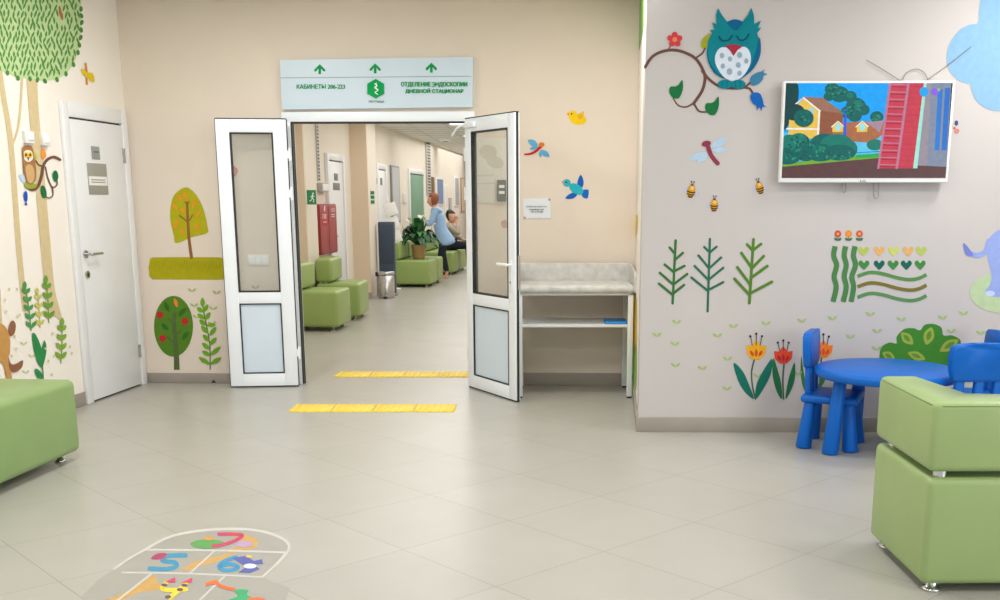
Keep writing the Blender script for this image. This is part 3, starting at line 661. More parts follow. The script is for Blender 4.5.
for pts, lb in (([(866.5, 60), (882, 69), (900, 80.5)], 'thin grey cable running up left from the television top'), ([(902.5, 80), (907, 72.5), (916, 69), (924, 72.5), (928, 80)], 'looped grey cable arching above the television top'), ([(928.5, 79), (944, 68), (957, 58), (971.5, 46.5)], 'thin grey cable running up right across the blue cloud')):
    b = B(); b.tube([TW.px(x, y, .012) for x, y in pts], .0019, M_WIRE); b.build('cable', center=True, label=lb, cat='cable', group='loose cables above the television')
a = Art(TW, ID, .002); a.ell(956.5, 123, 1.8, 2.6, paint(70, 80, 130)); a.ell(957, 131, 2.6, 2.4, paint(205, 130, 120)); a.ell(954.5, 128, 1.2, 1.2, paint(205, 80, 80)); a.done('wall_sticker', 'tiny red and blue sticker on the wall right of the television', 'sticker')

# ------------------------------------------------------------------ mural on the television wall
a = Art(TW); z = Z(640, 0, .2); teal = paint(0, 128, 140); teal2 = paint(0, 96, 140); brn = paint(106, 74, 66); dkg = paint(24, 112, 62)
e = empty('wall_decal', TW.px(735, 70, 0), 0, label='teal sleeping owl mural on a curling brown branch, upper left of television', cat='wall decal')
a.new(z); a.stroke([(26, 335), (60, 285), (110, 258), (170, 250), (230, 265), (280, 295), (315, 350), (325, 395), (310, 455), (268, 518)], 15, brn)
a.stroke([(268, 515), (230, 535), (190, 525), (165, 488)], 9, brn, taper=.6).stroke([(268, 515), (295, 555), (335, 560)], 11, brn, taper=.7)
a.stroke([(312, 355), (350, 400), (400, 432), (460, 442), (520, 437), (552, 412)], 14, brn, taper=.7).stroke([(525, 437), (548, 443), (562, 462)], 11, brn)
a.stroke([(275, 292), (310, 268), (326, 238)], 9, brn).stroke([(138, 252), (158, 222)], 6, brn); a.done('branch', parent=e)
a.new(z); a.poly([(355, 168), (330, 178), (308, 205), (308, 238), (335, 236), (350, 210)], paint(156, 160, 40)); a.done('leaf', parent=e)
for cx, cy, sx, r in ((180, 452, 1, 0), (360, 535, 1.05, 0)):
    a.new(z); a.poly([(cx+32, cy-52), (cx+34, cy-5), (cx+15, cy+38), (cx-15, cy+36), (cx-34, cy+8), (cx-28, cy-18), (cx-5, cy-20), (cx+12, cy-28)], dkg); a.done('leaf', parent=e)
a.new(z)
for k in range(5):
    t = 2*pi*k/5-pi/2; a.ell(174+24*cos(t), 198+24*sin(t), 15, 15, paint(206, 62, 74))
a.ell(174, 198, 12, 12, paint(225, 140, 80)); a.done('flower', parent=e)
a.new(z); a.poly([(557, 425), (552, 390), (580, 365), (610, 356), (625, 345), (618, 362), (636, 372), (618, 378), (612, 400), (585, 424)], paint(58, 126, 160)); a.done('tulip', parent=e)
a.new(z); a.poly([(552, 480), (570, 463), (600, 468), (614, 500), (620, 525), (632, 534), (614, 534), (606, 555), (598, 534), (585, 552), (582, 530), (562, 515)], paint(16, 98, 182)); a.done('tulip', parent=e)
a.new(z); a.poly([(390, 40), (412, 78), (438, 112), (475, 97), (512, 110), (540, 75), (557, 38), (570, 75), (572, 120), (605, 102), (590, 140), (607, 138), (585, 165), (603, 210), (600, 280), (570, 340), (520, 385), (465, 405), (400, 385), (350, 330), (335, 260), (340, 205), (360, 165), (350, 150), (372, 148), (360, 110), (382, 122), (380, 75)], teal, False)
a.poly([(595, 190), (604, 220), (600, 280), (570, 340), (520, 385), (480, 402), (545, 340), (575, 270)], teal2); a.poly([(337, 240), (345, 300), (375, 350), (420, 392), (375, 368), (345, 320), (334, 270)], teal2)
a.poly([(436, 112), (475, 96), (514, 111), (495, 140), (478, 152), (455, 138)], teal2)
a.done('owl_body', parent=e)
a.new(z); a.poly([(465, 268), (490, 240), (530, 236), (553, 275), (548, 330), (510, 385), (465, 404), (420, 385), (382, 330), (376, 280), (400, 240), (440, 240)], paint(214, 224, 236))
for x, y, r in ((410, 278, 12), (450, 295, 11), (498, 275, 13), (532, 305, 11), (414, 330, 11), (492, 325, 12), (448, 358, 14), (498, 366, 11)): a.ell(x, y, r, r*1.2, paint(150, 168, 186))
a.done('belly', parent=e)
a.new(z); a.poly([(425, 230), (455, 222), (482, 222), (512, 233), (488, 250), (468, 280), (450, 252)], paint(168, 44, 66), False); a.done('beak', parent=e)
for pts in (([(395, 183), (408, 200), (430, 204), (450, 195), (462, 177)]), ([(483, 180), (498, 199), (518, 200), (536, 187), (543, 170)])):
    a.new(z); a.stroke(pts, 7, paint(14, 70, 92)); a.done('closed_eye', parent=e)
for x in (425, 492):
    a.new(z); a.ell(x, 421, 36, 23, teal); a.stroke([(x-14, 405), (x-14, 438)], 4, teal2).stroke([(x+10, 405), (x+10, 438)], 4, teal2); a.done('foot', parent=e)

# cloud
a.new(ID); cl = paint(134, 174, 206)
a.poly([(979, 22), (980, 8), (985, -8), (1000, -22), (1025, -26), (1050, -10), (1068, 20), (1072, 60), (1055, 95), (1030, 110), (1000, 111), (985, 107), (976, 99), (971.5, 87), (970.5, 84), (959, 80), (950, 70), (947.5, 56), (951, 42), (960, 30), (970, 24.5)], cl); a.done('wall_decal', 'pale blue cloud mural at the upper right edge beside the television')

# dragonfly
e = empty('wall_decal', TW.px(708, 151, 0), 0, label='dragonfly mural with maroon body and pale blue wings, left of the television', cat='wall decal'); z = Z(640, 110, 1/3)
wg = paint(178, 204, 226)
for p in (((200, 128, 148, 148), 10), ((204, 134, 172, 158), 8), ((212, 112, 262, 84), 11), ((216, 122, 262, 118), 8)):
    a.new(z); a.leaf(*p[0], p[1], wg); a.done('wing', parent=e)
a.new(z); a.stroke([(203, 106), (213, 135), (233, 160)], 13, paint(140, 56, 78)); a.ell(199, 101, 14, 9, paint(140, 56, 78), -12); a.done('body', parent=e)

# bees
zb = Z(680, 170, .1)
for cx, cy, rot, w, lb in ((112, 212, 10, 1, 'leftmost bee mural, yellow with dark stripes'), (342, 352, 3, .95, 'middle bee mural, lower than the other two'), (797, 178, -14, .95, 'rightmost bee mural, close to the television')):
    e = empty('wall_decal', TW.px(680+cx*.1, 170+cy*.1, 0), 0, label=lb, cat='wall decal', group='painted bees'); c, s_ = cos(radians(rot)), sin(radians(rot))
    def T(x, y): return (cx+(x*c-y*s_)*w, cy+(x*s_+y*c)*w)
    for sx in (-1, 1):
        a.new(zb); a.ell(*T(sx*60, 10+sx*8), 24, 16, paint(186, 190, 222), rot+sx*35); a.done('wing', parent=e)
    a.new(zb); a.ell(*T(0, 0), 42*w, 68*w, paint(212, 158, 40), rot); 
    for y, hw in ((8, 42), (32, 36), (54, 24)): a.stroke([T(-hw, y-4), T(0, y+5), T(hw, y-4)], 14*w, paint(70, 52, 34), round_=False)
    a.ell(*T(4, -32), 17, 18, paint(232, 190, 130), rot); a.ell(*T(0, -64), 14, 7, paint(70, 52, 34), rot); a.done('body', parent=e)
    for sx in (-1, 1):
        a.new(zb); a.stroke([T(sx*5, -66), T(sx*12, -92)], 5, paint(80, 70, 60)).ell(*T(sx*14, -96), 7, 7, paint(80, 70, 60)); a.done('antenna', parent=e)

# fir trees
zf = Z(650, 230, .18)
for tr_, brs, w, col, lb in (
    ([(143, 58), (126, 408)], [(137, 130, 110, 98), (140, 165, 183, 128), (130, 232, 82, 192), (133, 230, 192, 200), (128, 302, 55, 238), (132, 302, 207, 245), (126, 360, 50, 298), (127, 355, 190, 305)], 14, paint(58, 112, 58), 'leftmost dark green fir tree mural of twig strokes'),
    ([(333, 50), (320, 452)], [(332, 125, 302, 95), (333, 124, 370, 93), (328, 212, 270, 142), (328, 214, 395, 153), (324, 277, 248, 200), (325, 277, 407, 210), (321, 337, 230, 264), (322, 334, 407, 290)], 13, paint(46, 108, 84), 'middle bluish green fir tree mural with the longest trunk'),
    ([(575, 52), (552, 406)], [(568, 112, 540, 80), (570, 114, 617, 78), (563, 207, 508, 128), (565, 214, 632, 145), (556, 302, 485, 207), (560, 267, 652, 200), (552, 359, 470, 272), (554, 354, 677, 288)], 16, paint(84, 126, 46), 'rightmost lighter green fir tree mural below the bees')):
    a.new(zf); a.stroke(tr_, w, col)
    for q in brs: a.stroke([q[:2], q[2:]], w, col)
    a.done('wall_decal', lb, group='painted fir trees')

# garden patch
z = Z(790, 220, .21); gr = paint(76, 128, 72)
for pts, lb in (([(215, 125), (208, 170), (222, 215), (210, 270), (220, 320), (205, 390)], 'leftmost vertical green wave stripe of the painted garden'), ([(265, 125), (258, 170), (268, 215), (258, 270), (268, 320), (253, 390)], 'middle vertical green wave stripe of the painted garden'), ([(310, 125), (302, 170), (312, 215), (295, 270), (303, 320), (291, 390)], 'rightmost vertical green wave stripe of the painted garden')):
    a.new(z); a.stroke(pts, 25, gr, round_=False); a.done('wall_decal', lb, group='painted garden patch')
for x, col, lb in ((228, paint(206, 84, 60), 'left red flower above the painted garden stripes'), (279, paint(228, 136, 50), 'middle orange flower above the painted garden stripes'), (331, paint(210, 92, 56), 'right red flower above the painted garden stripes')):
    a.new(z); a.ell(x, 66, 16, 17, col).ell(x, 66, 6, 6, paint(236, 170, 110) if x != 279 else paint(240, 160, 60)); a.stroke([(x, 82), (x, 96)], 4, gr); a.leaf(x, 98, x-17, 86, 6, paint(56, 112, 84)).leaf(x, 98, x+17, 86, 6, paint(56, 112, 84)); a.done('wall_decal', lb, group='painted garden patch')
yg = paint(178, 194, 92); og = paint(222, 172, 104); g1 = paint(66, 136, 66); g2 = paint(22, 100, 84)
NM = ('leftmost', 'second from left', 'middle', 'fourth from left', 'rightmost')
for i, (x, col) in enumerate(((350, yg), (425, og), (494, paint(200, 204, 104)), (563, og), (625, yg))):
    a.new(z); a.heart(x, 149, 52, 44, col); a.done('wall_decal', ('yellow-green', 'orange', 'pale yellow', 'orange', 'yellow-green')[i]+' heart, '+NM[i]+' in upper row of painted garden', group='painted garden patch')
for i, (x, col) in enumerate(((352, g1), (425, g2), (491, g1), (554, g2), (620, g1))):
    a.new(z); a.heart(x, 215, 52, 44, col); a.done('wall_decal', ('green', 'dark teal', 'green', 'dark teal', 'green')[i]+' heart, '+NM[i]+' in lower row of painted garden', group='painted garden patch')
for y, col, lb in ((0, paint(90, 140, 76), 'top green horizontal wave of the painted garden'), (50, paint(122, 112, 50), 'middle olive brown horizontal wave of the painted garden'), (100, paint(90, 140, 84), 'bottom green horizontal wave of the painted garden')):
    a.new(z); a.stroke([(322, 268+y), (380, 250+y), (440, 256+y), (510, 275+y), (570, 284+y), (615, 277+y), (650, 260+y)], 17, col, round_=False); a.done('wall_decal', lb, group='painted garden patch')

# elephant
e = empty('wall_decal', TW.px(1000, 275, 0), 0, label='light blue elephant mural cut off at the right edge, tail raised', cat='wall decal'); lv = paint(150, 168, 226)
a.new(z); a.ell(1010, 345, 155, 98, paint(186, 206, 164)); a.done('grass_patch', parent=e)
a.new(z); a.poly([(995, 48), (955, 80), (940, 120), (942, 180), (958, 250), (955, 300), (930, 340), (945, 360), (1010, 362), (1030, 300), (1100, 300), (1110, 355), (1180, 358), (1200, 250), (1260, 180), (1260, 80), (1180, 30), (1080, 25)], lv); a.ell(952, 350, 24, 13, paint(196, 208, 240)); a.done('body', parent=e)
a.new(z); a.stroke([(948, 100), (930, 150), (895, 168), (860, 160)], 24, lv); a.poly([(825, 112), (842, 122), (872, 165), (855, 172), (835, 160)], paint(116, 130, 204)); a.done('tail', parent=e)

# bush
e = empty('wall_decal', TW.px(920, 345, 0), 0, label='rounded dark green bush mural behind the blue table', cat='wall decal'); z = Z(780, 310, .2667)
a.new(z); a.poly([(372, 178), (380, 140), (410, 122), (437, 125), (438, 100), (465, 72), (500, 68), (525, 76), (542, 56), (575, 52), (605, 66), (613, 95), (645, 95), (675, 112), (684, 140), (725, 165), (738, 215), (700, 262), (520, 275), (400, 262), (365, 215)], paint(64, 132, 46)); a.done('foliage', parent=e)
for q in ((455, 85, 498, 128, 18), (568, 65, 548, 130, 20), (668, 112, 600, 155, 19), (385, 160, 430, 185, 16), (480, 160, 545, 185, 16)):
    a.new(z); a.leaf(q[2], q[3], q[0], q[1], q[4], paint(150, 170, 72)); mx, my = (q[0]+q[2])/2, (q[1]+q[3])/2; a.leaf(q[2]*.75+q[0]*.25, q[3]*.75+q[1]*.25, q[0]*.8+q[2]*.2, q[1]*.8+q[3]*.2, q[4]*.45, paint(96, 142, 52)); a.done('swirl', parent=e)

# tulips
z = Z(640, 300, .2334)
def tulip(lb, px_, head, stem, leaves, c1_, c2_, cs, lf):
    e = empty('wall_decal', TW.px(px_, 372, 0), 0, label=lb, cat='wall decal', group='painted tulips')
    a.new(z); a.stroke(stem, 7, paint(80, 100, 86)); a.done('stem', parent=e)
    for pts in leaves:
        a.new(z); a.poly(pts, lf); a.done('leaf', parent=e)
    x, y, w, h = head
    a.new(z); a.poly([(x-w, y-h*.45), (x-w*.5, y-h*.4), (x, y-h), (x+w*.5, y-h*.4), (x+w, y-h*.45), (x+w*.9, y+h*.4), (x+w*.45, y+h*.9), (x, y+h), (x-w*.45, y+h*.9), (x-w*.9, y+h*.4)], c1_, False)
    a.leaf(x, y+h*.7, x, y-h*.1, w*.16, c2_).leaf(x-w*.25, y+h*.65, x-w*.6, y+h*.05, w*.16, c2_).leaf(x+w*.25, y+h*.65, x+w*.6, y+h*.05, w*.16, c2_); a.done('petals', parent=e)
    for sx in (-1, 0, 1):
        a.new(z); a.stroke([(x+sx*w*.4, y-h*.5), (x+sx*w*.55, y-h*(1.35 if sx else 1.6))], 3, paint(60, 60, 70)).ell(x+sx*w*.58, y-h*(1.4 if sx else 1.65), 5, 5, paint(50, 50, 60)); a.done('stamen', parent=e)
tulip('yellow-orange tulip mural with two teal leaves, leftmost of three tulips', 756, (498, 214, 43, 42), [(489, 258), (478, 310), (482, 370), (495, 424)],
      [[(401, 270), (440, 305), (470, 370), (488, 424), (450, 395), (418, 340)], [(566, 252), (562, 310), (535, 370), (496, 424), (500, 360), (530, 300)]], paint(238, 172, 34), paint(204, 84, 40), 0, paint(22, 112, 96))
tulip('red tulip mural, middle of three beside the blue chair', 784, (614, 236, 40, 38), [(617, 275), (612, 340), (615, 424)],
      [[(572, 250), (590, 300), (605, 360), (608, 424), (585, 390), (568, 320)], [(662, 268), (664, 330), (648, 385), (624, 424), (630, 370), (642, 320)]], paint(222, 74, 48), paint(186, 40, 50), 0, paint(40, 112, 72))
tulip('orange tulip mural, rightmost of three, half hidden by the blue chair', 822, (786, 210, 40, 38), [(777, 250), (772, 330), (768, 424)],
      [[(692, 240), (700, 300), (712, 360), (720, 410), (698, 370), (688, 310)], [(800, 310), (790, 350), (770, 380), (755, 400), (765, 360), (780, 330)]], paint(236, 122, 40), paint(204, 74, 50), 0, paint(66, 122, 72))

# sprouts
sg = paint(166, 188, 120)
def sprout(w, x, y, lb, sc=1., col=sg):
    a = Art(w, ID); a.leaf(x, y+2.2*sc, x-4.6*sc, y-1.6*sc, 1.25*sc, col).leaf(x, y+2.2*sc, x+4.6*sc, y-1.6*sc, 1.25*sc, col); a.done('wall_decal', lb, group='painted green sprouts')
for x, y, lb in ((676.6, 321.5, 'small green sprout mural under the leftmost fir tree trunk'), (657, 334.3, 'small green sprout mural nearest the wall corner'), (674.8, 343.2, 'small green sprout mural, second below the leftmost fir tree'),
    (675.5, 364.7, 'small green sprout mural, third and lowest below the leftmost fir tree'), (702.3, 367.7, 'small green sprout mural below the middle fir tree, low on the wall'), (717.3, 335, 'tiny green sprout mural right below the middle fir tree'),
    (733.4, 325.7, 'small green sprout mural between middle and right fir trees'), (766, 322.9, 'small green sprout mural below and right of the rightmost fir tree'), (801.7, 320, 'green sprout mural just above the left blue chair back'),
    (832.5, 317.7, 'green sprout mural under the vertical garden stripes'), (727.5, 358.3, 'small green sprout mural left of the yellow tulip flower'), (726.8, 388, 'lowest green sprout mural, left of the yellow tulip leaves'),
    (757.9, 375.2, 'tiny green sprout mural between yellow tulip stem and its right leaf'), (798, 372.8, 'tiny green sprout mural behind the left blue chair post'), (870.4, 313.5, 'green sprout mural below the left end of the garden waves'),
    (901.3, 318.7, 'green sprout mural below the middle of the garden waves, above the bush'), (942.7, 317, 'green sprout mural above right of the bush, left of the elephant grass'), (963.5, 312.8, 'green sprout mural just under the elephant grass patch'),
    (850.5, 336.1, 'green sprout mural above the left half of the blue table'), (877.2, 330.5, 'green sprout mural above the left side of the bush'), (876.5, 347.9, 'green sprout mural touching the left side of the bush'),
    (951.3, 330.5, 'green sprout mural right of the bush, above the near blue chair'), (980.7, 332.4, 'green sprout mural beside the far right blue chair top')): sprout(TW, x, y, lb)
for x, y, lb in ((192, 289.8, 'green sprout mural just under the olive bar, upper left of fern'), (216.7, 292, 'green sprout mural beside the left door leaf edge'), (194.2, 304.8, 'green sprout mural left of the fern tip'),
    (213.3, 307.8, 'green sprout mural right of the fern tip'), (196.8, 316.2, 'green sprout mural between red-fruited tree and fern'), (211.8, 323, 'green sprout mural right of the fern middle'), (255.5, 286.8, 'green sprout mural seen through the left door glass')): sprout(BW, x, y, lb, .9, paint(172, 184, 122))
for x, y, lb in ((23.8, 343, 'pale green heart sprout on left wall right of the brown animal'), (32, 355.6, 'pale green heart sprout on left wall left of the broad leaves'), (25.7, 371.5, 'pale green heart sprout on left wall just above the bench')): sprout(LW, x, y, lb, .8, paint(200, 206, 152))
a = Art(LW, Z(0, 260, .2332), .0055)
for x, y in ((73, 125), (75, 243), (64, 327), (50, 412), (22, 170), (208, 433), (226, 316), (222, 492), (308, 400), (40, 125), (28, 220), (70, 380), (300, 372), (232, 412), (85, 235), (195, 380)): a.ell(x, y, 4.5, 6, paint(206, 204, 160))
a.done('wall_decal', 'scattered pale green paint specks among the plants on the left wall', kind='stuff')

# ------------------------------------------------------------------ return wall mural strip
a = Art(RW); a.poly([(635, -30), (646, -30), (645, 15), (642, 35), (639, 50), (635, 48)], paint(140, 176, 104)); a.done('wall_decal', 'green leafy mural patch at the top of the narrow return wall')
a = Art(RW); a.poly([(634.5, 218), (637.5, 216), (637, 232), (635, 236)], paint(226, 190, 60)); a.done('wall_decal', 'small yellow mural streak halfway up the narrow return wall')
a = Art(RW); a.poly([(633.5, 300), (636.5, 300), (636.5, 345), (633.5, 352)], paint(234, 196, 70)); a.done('wall_decal', 'long yellow mural streak low on the narrow return wall')
a = Art(RW); a.poly([(633, 352), (636.5, 346), (636.3, 385), (633.5, 388)], paint(150, 190, 100)); a.done('wall_decal', 'green mural streak at the foot of the narrow return wall')

# ------------------------------------------------------------------ back wall murals
a = Art(BW); z = Z(150, 185, .175); ol = paint(176, 170, 22)
e = empty('wall_decal', BW.px(188, 225, 0), 0, label='olive yellow tree mural with orange leaves, left of the doorway', cat='wall decal')
a.new(z); a.poly([(195, 15), (240, 30), (285, 90), (312, 160), (328, 235), (326, 275), (240, 298), (150, 332), (136, 290), (116, 200), (118, 120), (140, 55)], ol); a.done('crown', parent=e)
a.new(z); tb = paint(142, 96, 52); a.stroke([(212, 100), (216, 200), (222, 300), (237, 415)], 14, tb, taper=1.3).stroke([(218, 215), (195, 195), (168, 175)], 9, tb).stroke([(216, 212), (232, 192), (242, 172)], 8, tb).stroke([(212, 112), (198, 96)], 6, tb).stroke([(212, 112), (224, 95)], 6, tb); a.done('trunk', parent=e)
for q in ((155, 55, 182, 95), (190, 35, 212, 85), (130, 105, 155, 145), (262, 80, 240, 132), (182, 130, 192, 162), (285, 150, 258, 185), (160, 200, 136, 250), (178, 245, 192, 282), (282, 215, 254, 258)):
    a.new(z); a.leaf(*q, 10, paint(226, 148, 40)); a.done('leaf', parent=e)
a.new(z); a.poly([(0, 420), (15, 414), (200, 412), (400, 414), (420, 420), (424, 480), (420, 540), (300, 542), (100, 540), (12, 540), (-6, 520), (-10, 470)], paint(172, 164, 20), False)
for i in range(26): a.stroke([(10+i*15.5, 430+random.random()*20), (2+i*15.5, 470+random.random()*50)], 3, paint(158, 152, 18))
a.done('wall_decal', 'long horizontal olive green bar mural under the olive tree')
e = empty('wall_decal', BW.px(174, 333, 0), 0, label='oval dark green tree mural with three red fruits, low on the wall', cat='wall decal'); z = Z(145, 285, .15)
a.new(z); a.ell(190, 275, 130, 203, paint(84, 128, 36), n=40); a.done('crown', parent=e)
a.new(z); tk_ = paint(84, 104, 58); a.stroke([(196, 185), (196, 300), (208, 440), (212, 565)], 24, tk_, taper=1.6, round_=False).stroke([(200, 395), (165, 360), (150, 345)], 12, tk_).stroke([(200, 335), (225, 318), (240, 302)], 12, tk_).stroke([(196, 275), (170, 240), (160, 225)], 8, tk_); a.done('trunk', parent=e)
for x, y in ((100, 200), (266, 242), (117, 356)):
    a.new(z); a.ell(x, y, 23, 23, paint(188, 38, 48)); a.done('fruit', parent=e)
for q in ((130, 110, 160, 180), (272, 152, 225, 205), (110, 255, 155, 300), (292, 310, 248, 362)):
    a.new(z); a.leaf(*q, 15, paint(54, 108, 34)); a.done('leaf', parent=e)
a.new(z); a.leaf(197, 88, 214, 148, 13, paint(226, 136, 60)); a.done('leaf', parent=e)
def fern(name, lb, wall, zz, stem, pairs, col, scol, sw, lw, grp='painted plants'):
    a = Art(wall, zz, .006 if wall is LW else .002); e = empty(name, wall.px(*zz(*stem[-1]), 0), 0, label=lb, cat='wall decal', group=grp)
    a.stroke(stem, sw, scol); a.done('stem', parent=e)
    for q in pairs:
        a.new(zz); a.leaf(*q, lw, col); a.done('leaf', parent=e)
fern('wall_decal', 'tall green fern mural between red-fruited tree and left door leaf', BW, z, [(383, 110), (392, 180), (412, 280), (432, 400), (434, 562)],
     [(385, 150, 382, 84, ), (388, 182, 346, 150), (390, 180, 420, 130), (398, 228, 350, 192), (402, 232, 434, 182), (405, 268, 362, 232), (412, 268, 470, 265), (420, 322, 374, 272), (430, 338, 474, 280), (430, 378, 386, 330), (432, 400, 476, 350), (432, 430, 380, 386), (432, 470, 380, 440), (434, 470, 502, 412), (432, 528, 358, 482), (434, 528, 508, 484)], paint(110, 164, 40), paint(72, 110, 48), 7, 15)
zz = Z(510, 95, .2167)
e = empty('wall_decal', BW.px(577, 117, 0), 0, label='yellow bird mural, highest on the wall right of the doorway', cat='wall decal'); a = Art(BW, zz)
yb_ = paint(240, 200, 24)
a.new(zz); a.poly([(268, 88), (280, 74), (300, 74), (310, 88), (325, 92), (340, 74), (340, 95), (352, 108), (345, 130), (320, 138), (290, 130), (274, 110)], yb_); a.done('body', parent=e)
a.new(zz); a.poly([(310, 92), (325, 84), (340, 76), (336, 105), (318, 112)], paint(226, 176, 20)); a.done('wing', parent=e)
a.new(zz); a.poly([(262, 86), (270, 80), (272, 96)], paint(226, 120, 50), False).ell(284, 87, 4, 4, paint(60, 50, 30)); a.done('beak', parent=e)
e = empty('wall_decal', BW.px(537, 149, 0), 0, label='red dragonfly mural with light blue wings, just right of the open door', cat='wall decal')
for q in ((130, 235, 82, 208, 14), (128, 240, 90, 250, 8), (140, 255, 182, 284, 13), (142, 258, 140, 288, 8)):
    a.new(zz); a.leaf(*q, paint(98, 174, 214)); a.done('wing', parent=e)
a.new(zz); a.stroke([(142, 238), (118, 260), (92, 272), (68, 274)], 15, paint(190, 44, 50), taper=.5).ell(146, 229, 13, 11, paint(224, 120, 48)); a.done('body', parent=e)
e = empty('wall_decal', BW.px(575, 188, 0), 0, label='turquoise bird mural with dark blue wings, above the changing table', cat='wall decal')
a.new(zz); a.poly([(310, 412), (322, 372), (332, 374), (340, 405), (330, 430)], paint(20, 96, 184)); a.done('wing', parent=e)
a.new(zz); a.poly([(300, 448), (270, 460), (256, 478), (290, 478), (312, 458)], paint(20, 96, 184)); a.done('wing', parent=e)
a.new(zz); a.poly([(332, 442), (362, 438), (358, 476), (335, 470)], paint(24, 104, 190)); a.done('tail', parent=e)
a.new(zz); a.ell(306, 434, 36, 22, paint(40, 176, 196), 32).ell(262, 406, 18, 18, paint(60, 178, 196)); a.ell(260, 403, 4, 4, paint(20, 50, 80)).poly([(236, 400), (246, 396), (246, 412)], paint(226, 150, 100), False); a.done('body', parent=e)
a = Art(BW); a.poly([(226, 166), (234, 166), (238, 171), (233, 178), (226, 175)], paint(214, 112, 112)); a.done('wall_decal', 'pinkish red butterfly mural seen through the left door glass')

# ------------------------------------------------------------------ left wall murals
a = Art(LW); z = Z(0, 0, .15)
e = empty('wall_decal', LW.px(40, 60, 0), 0, label='big tree mural with leafy round crown and tan trunks, left wall', cat='wall decal')
tan_ = paint(212, 192, 150)
a.new(ID); a.stroke([(-2, 60), (4, 100), (11, 145), (19, 250), (25, 309)], 5.2, tan_, taper=1.1); a.stroke([(22, 78), (21, 100), (18, 128), (11, 148)], 2.4, tan_); a.stroke([(-1, 290), (1, 330)], 3, tan_)
a.poly([(26, 60), (37, 60), (38, 100), (45, 180), (51, 250), (55, 290), (62, 319), (54, 316), (47, 318), (45, 290), (41, 250), (35, 180), (29, 110)], tan_); a.done('trunk', parent=e)
cr = [(-120, -80), (545, -80), (540, 60), (545, 150), (538, 250), (520, 350), (490, 430), (440, 492), (380, 530), (300, 540), (200, 525), (120, 520), (50, 485), (-30, 455), (-120, 440)]
a.new(z); a.poly(cr, paint(192, 214, 160), False); a.done('crown', parent=e)
a.new(z); g_ = paint(92, 146, 72)
def inside(x, y):
    c = False; n = len(cr)
    for i in range(n):
        (x1, y1), (x2, y2) = cr[i], cr[i-1]
        if (y1 > y) != (y2 > y) and x < (x2-x1)*(y-y1)/(y2-y1)+x1: c = not c
    return c
cnt = 0
lv = []
for r in range(14):
    for k in range(22):
        x = -70+k*29+random.uniform(-6, 6)+(r % 2)*14; y = -40+r*44+random.uniform(-9, 9)
        if inside(x, y) and inside(x+10, y+18) and not (385 < x < 425 and 30 < y < 140): lv.append((x, y))
a.step = 0; a.base = .004
for x, y in lv:
    t = random.uniform(-.5, .1) if random.random() < .6 else random.uniform(.1, .5); ln = random.uniform(20, 30)
    a.leaf(x-ln*sin(t)*-1*-1, y-ln, x+ln*sin(t), y+ln, 7.2, g_)
for i in range(2, len(cr)-2):
    p, q = cr[i], cr[i+1]; nn = max(1, int(hypot(q[0]-p[0], q[1]-p[1])/45))
    for j in range(nn):
        t = j/nn; x = p[0]+(q[0]-p[0])*t; y = p[1]+(q[1]-p[1])*t; a.ell(x, y, 12, 19, paint(78, 136, 66), random.uniform(-30, 30), 12)
a.done('leaves', parent=e); a.step = .0003; a.base = .006; LAY[0] = 0
a.new(z); a.poly([(392, 42), (402, 45), (410, 75), (420, 100), (420, 135), (405, 120), (393, 80)], paint(178, 112, 76)); a.done('bark_spot', parent=e)
e = empty('wall_decal', LW.px(88, 73, 0), 0, label='yellow butterfly mural left of the door top, beside the tree crown', cat='wall decal')
a.new(z); a.stroke([(572, 424), (580, 490), (580, 560)], 12, paint(226, 140, 60)); a.done('body', parent=e)
for pts in ([(540, 460), (560, 462), (578, 480), (598, 488), (588, 520), (568, 508), (550, 488)], [(582, 500), (605, 485), (622, 495), (630, 540), (612, 548), (595, 525)]):
    a.new(z); a.poly(pts, paint(226, 196, 30)); a.done('wing', parent=e)
# brown owl with branch
z = Z(0, 90, .2); e = empty('wall_decal', LW.px(35, 175, 0), 0, label='brown owl mural with yellow eyes on a curling branch, left of the door', cat='wall decal')
bd = paint(112, 78, 62)
a.new(z); a.stroke([(300, 348), (270, 335), (235, 350), (215, 385), (208, 430), (190, 480), (165, 498), (140, 485)], 13, bd, taper=1.3).stroke([(215, 380), (195, 375), (180, 355)], 7, bd).stroke([(228, 385), (240, 440), (262, 485), (285, 475), (285, 450)], 6, bd).stroke([(262, 485), (265, 525), (248, 540), (232, 535)], 6, bd); a.done('branch', parent=e)
a.new(z); a.poly([(265, 415), (280, 402), (292, 425), (288, 450), (275, 458), (266, 440)], dkg); a.done('leaf', parent=e)
a.new(z); a.poly([(205, 482), (220, 480), (232, 505), (232, 535), (215, 538), (206, 515)], dkg); a.done('leaf', parent=e)
a.new(z); a.leaf(170, 310, 180, 350, 8, paint(178, 186, 80)); a.done('leaf', parent=e)
a.new(z); a.poly([(122, 470), (140, 462), (180, 470), (178, 488), (150, 494), (130, 488)], paint(150, 166, 60)); a.done('leaf', parent=e)
a.new(z); a.poly([(112, 290), (128, 278), (150, 278), (165, 295), (172, 340), (182, 400), (178, 450), (155, 475), (132, 460), (118, 400), (115, 345)], paint(164, 116, 74)); a.done('owl_body', parent=e)
a.new(z); a.poly([(128, 385), (150, 372), (168, 390), (172, 440), (155, 465), (138, 450)], paint(206, 168, 116)); a.done('belly', parent=e)
a.new(z); a.poly([(120, 310), (140, 300), (160, 310), (164, 345), (142, 360), (122, 345)], paint(240, 230, 210)); a.done('face', parent=e)
for x in (130, 151):
    a.new(z); a.ell(x, 325, 11, 14, paint(226, 184, 40)).ell(x, 325, 5, 7, paint(60, 44, 40)); a.done('eye', parent=e)
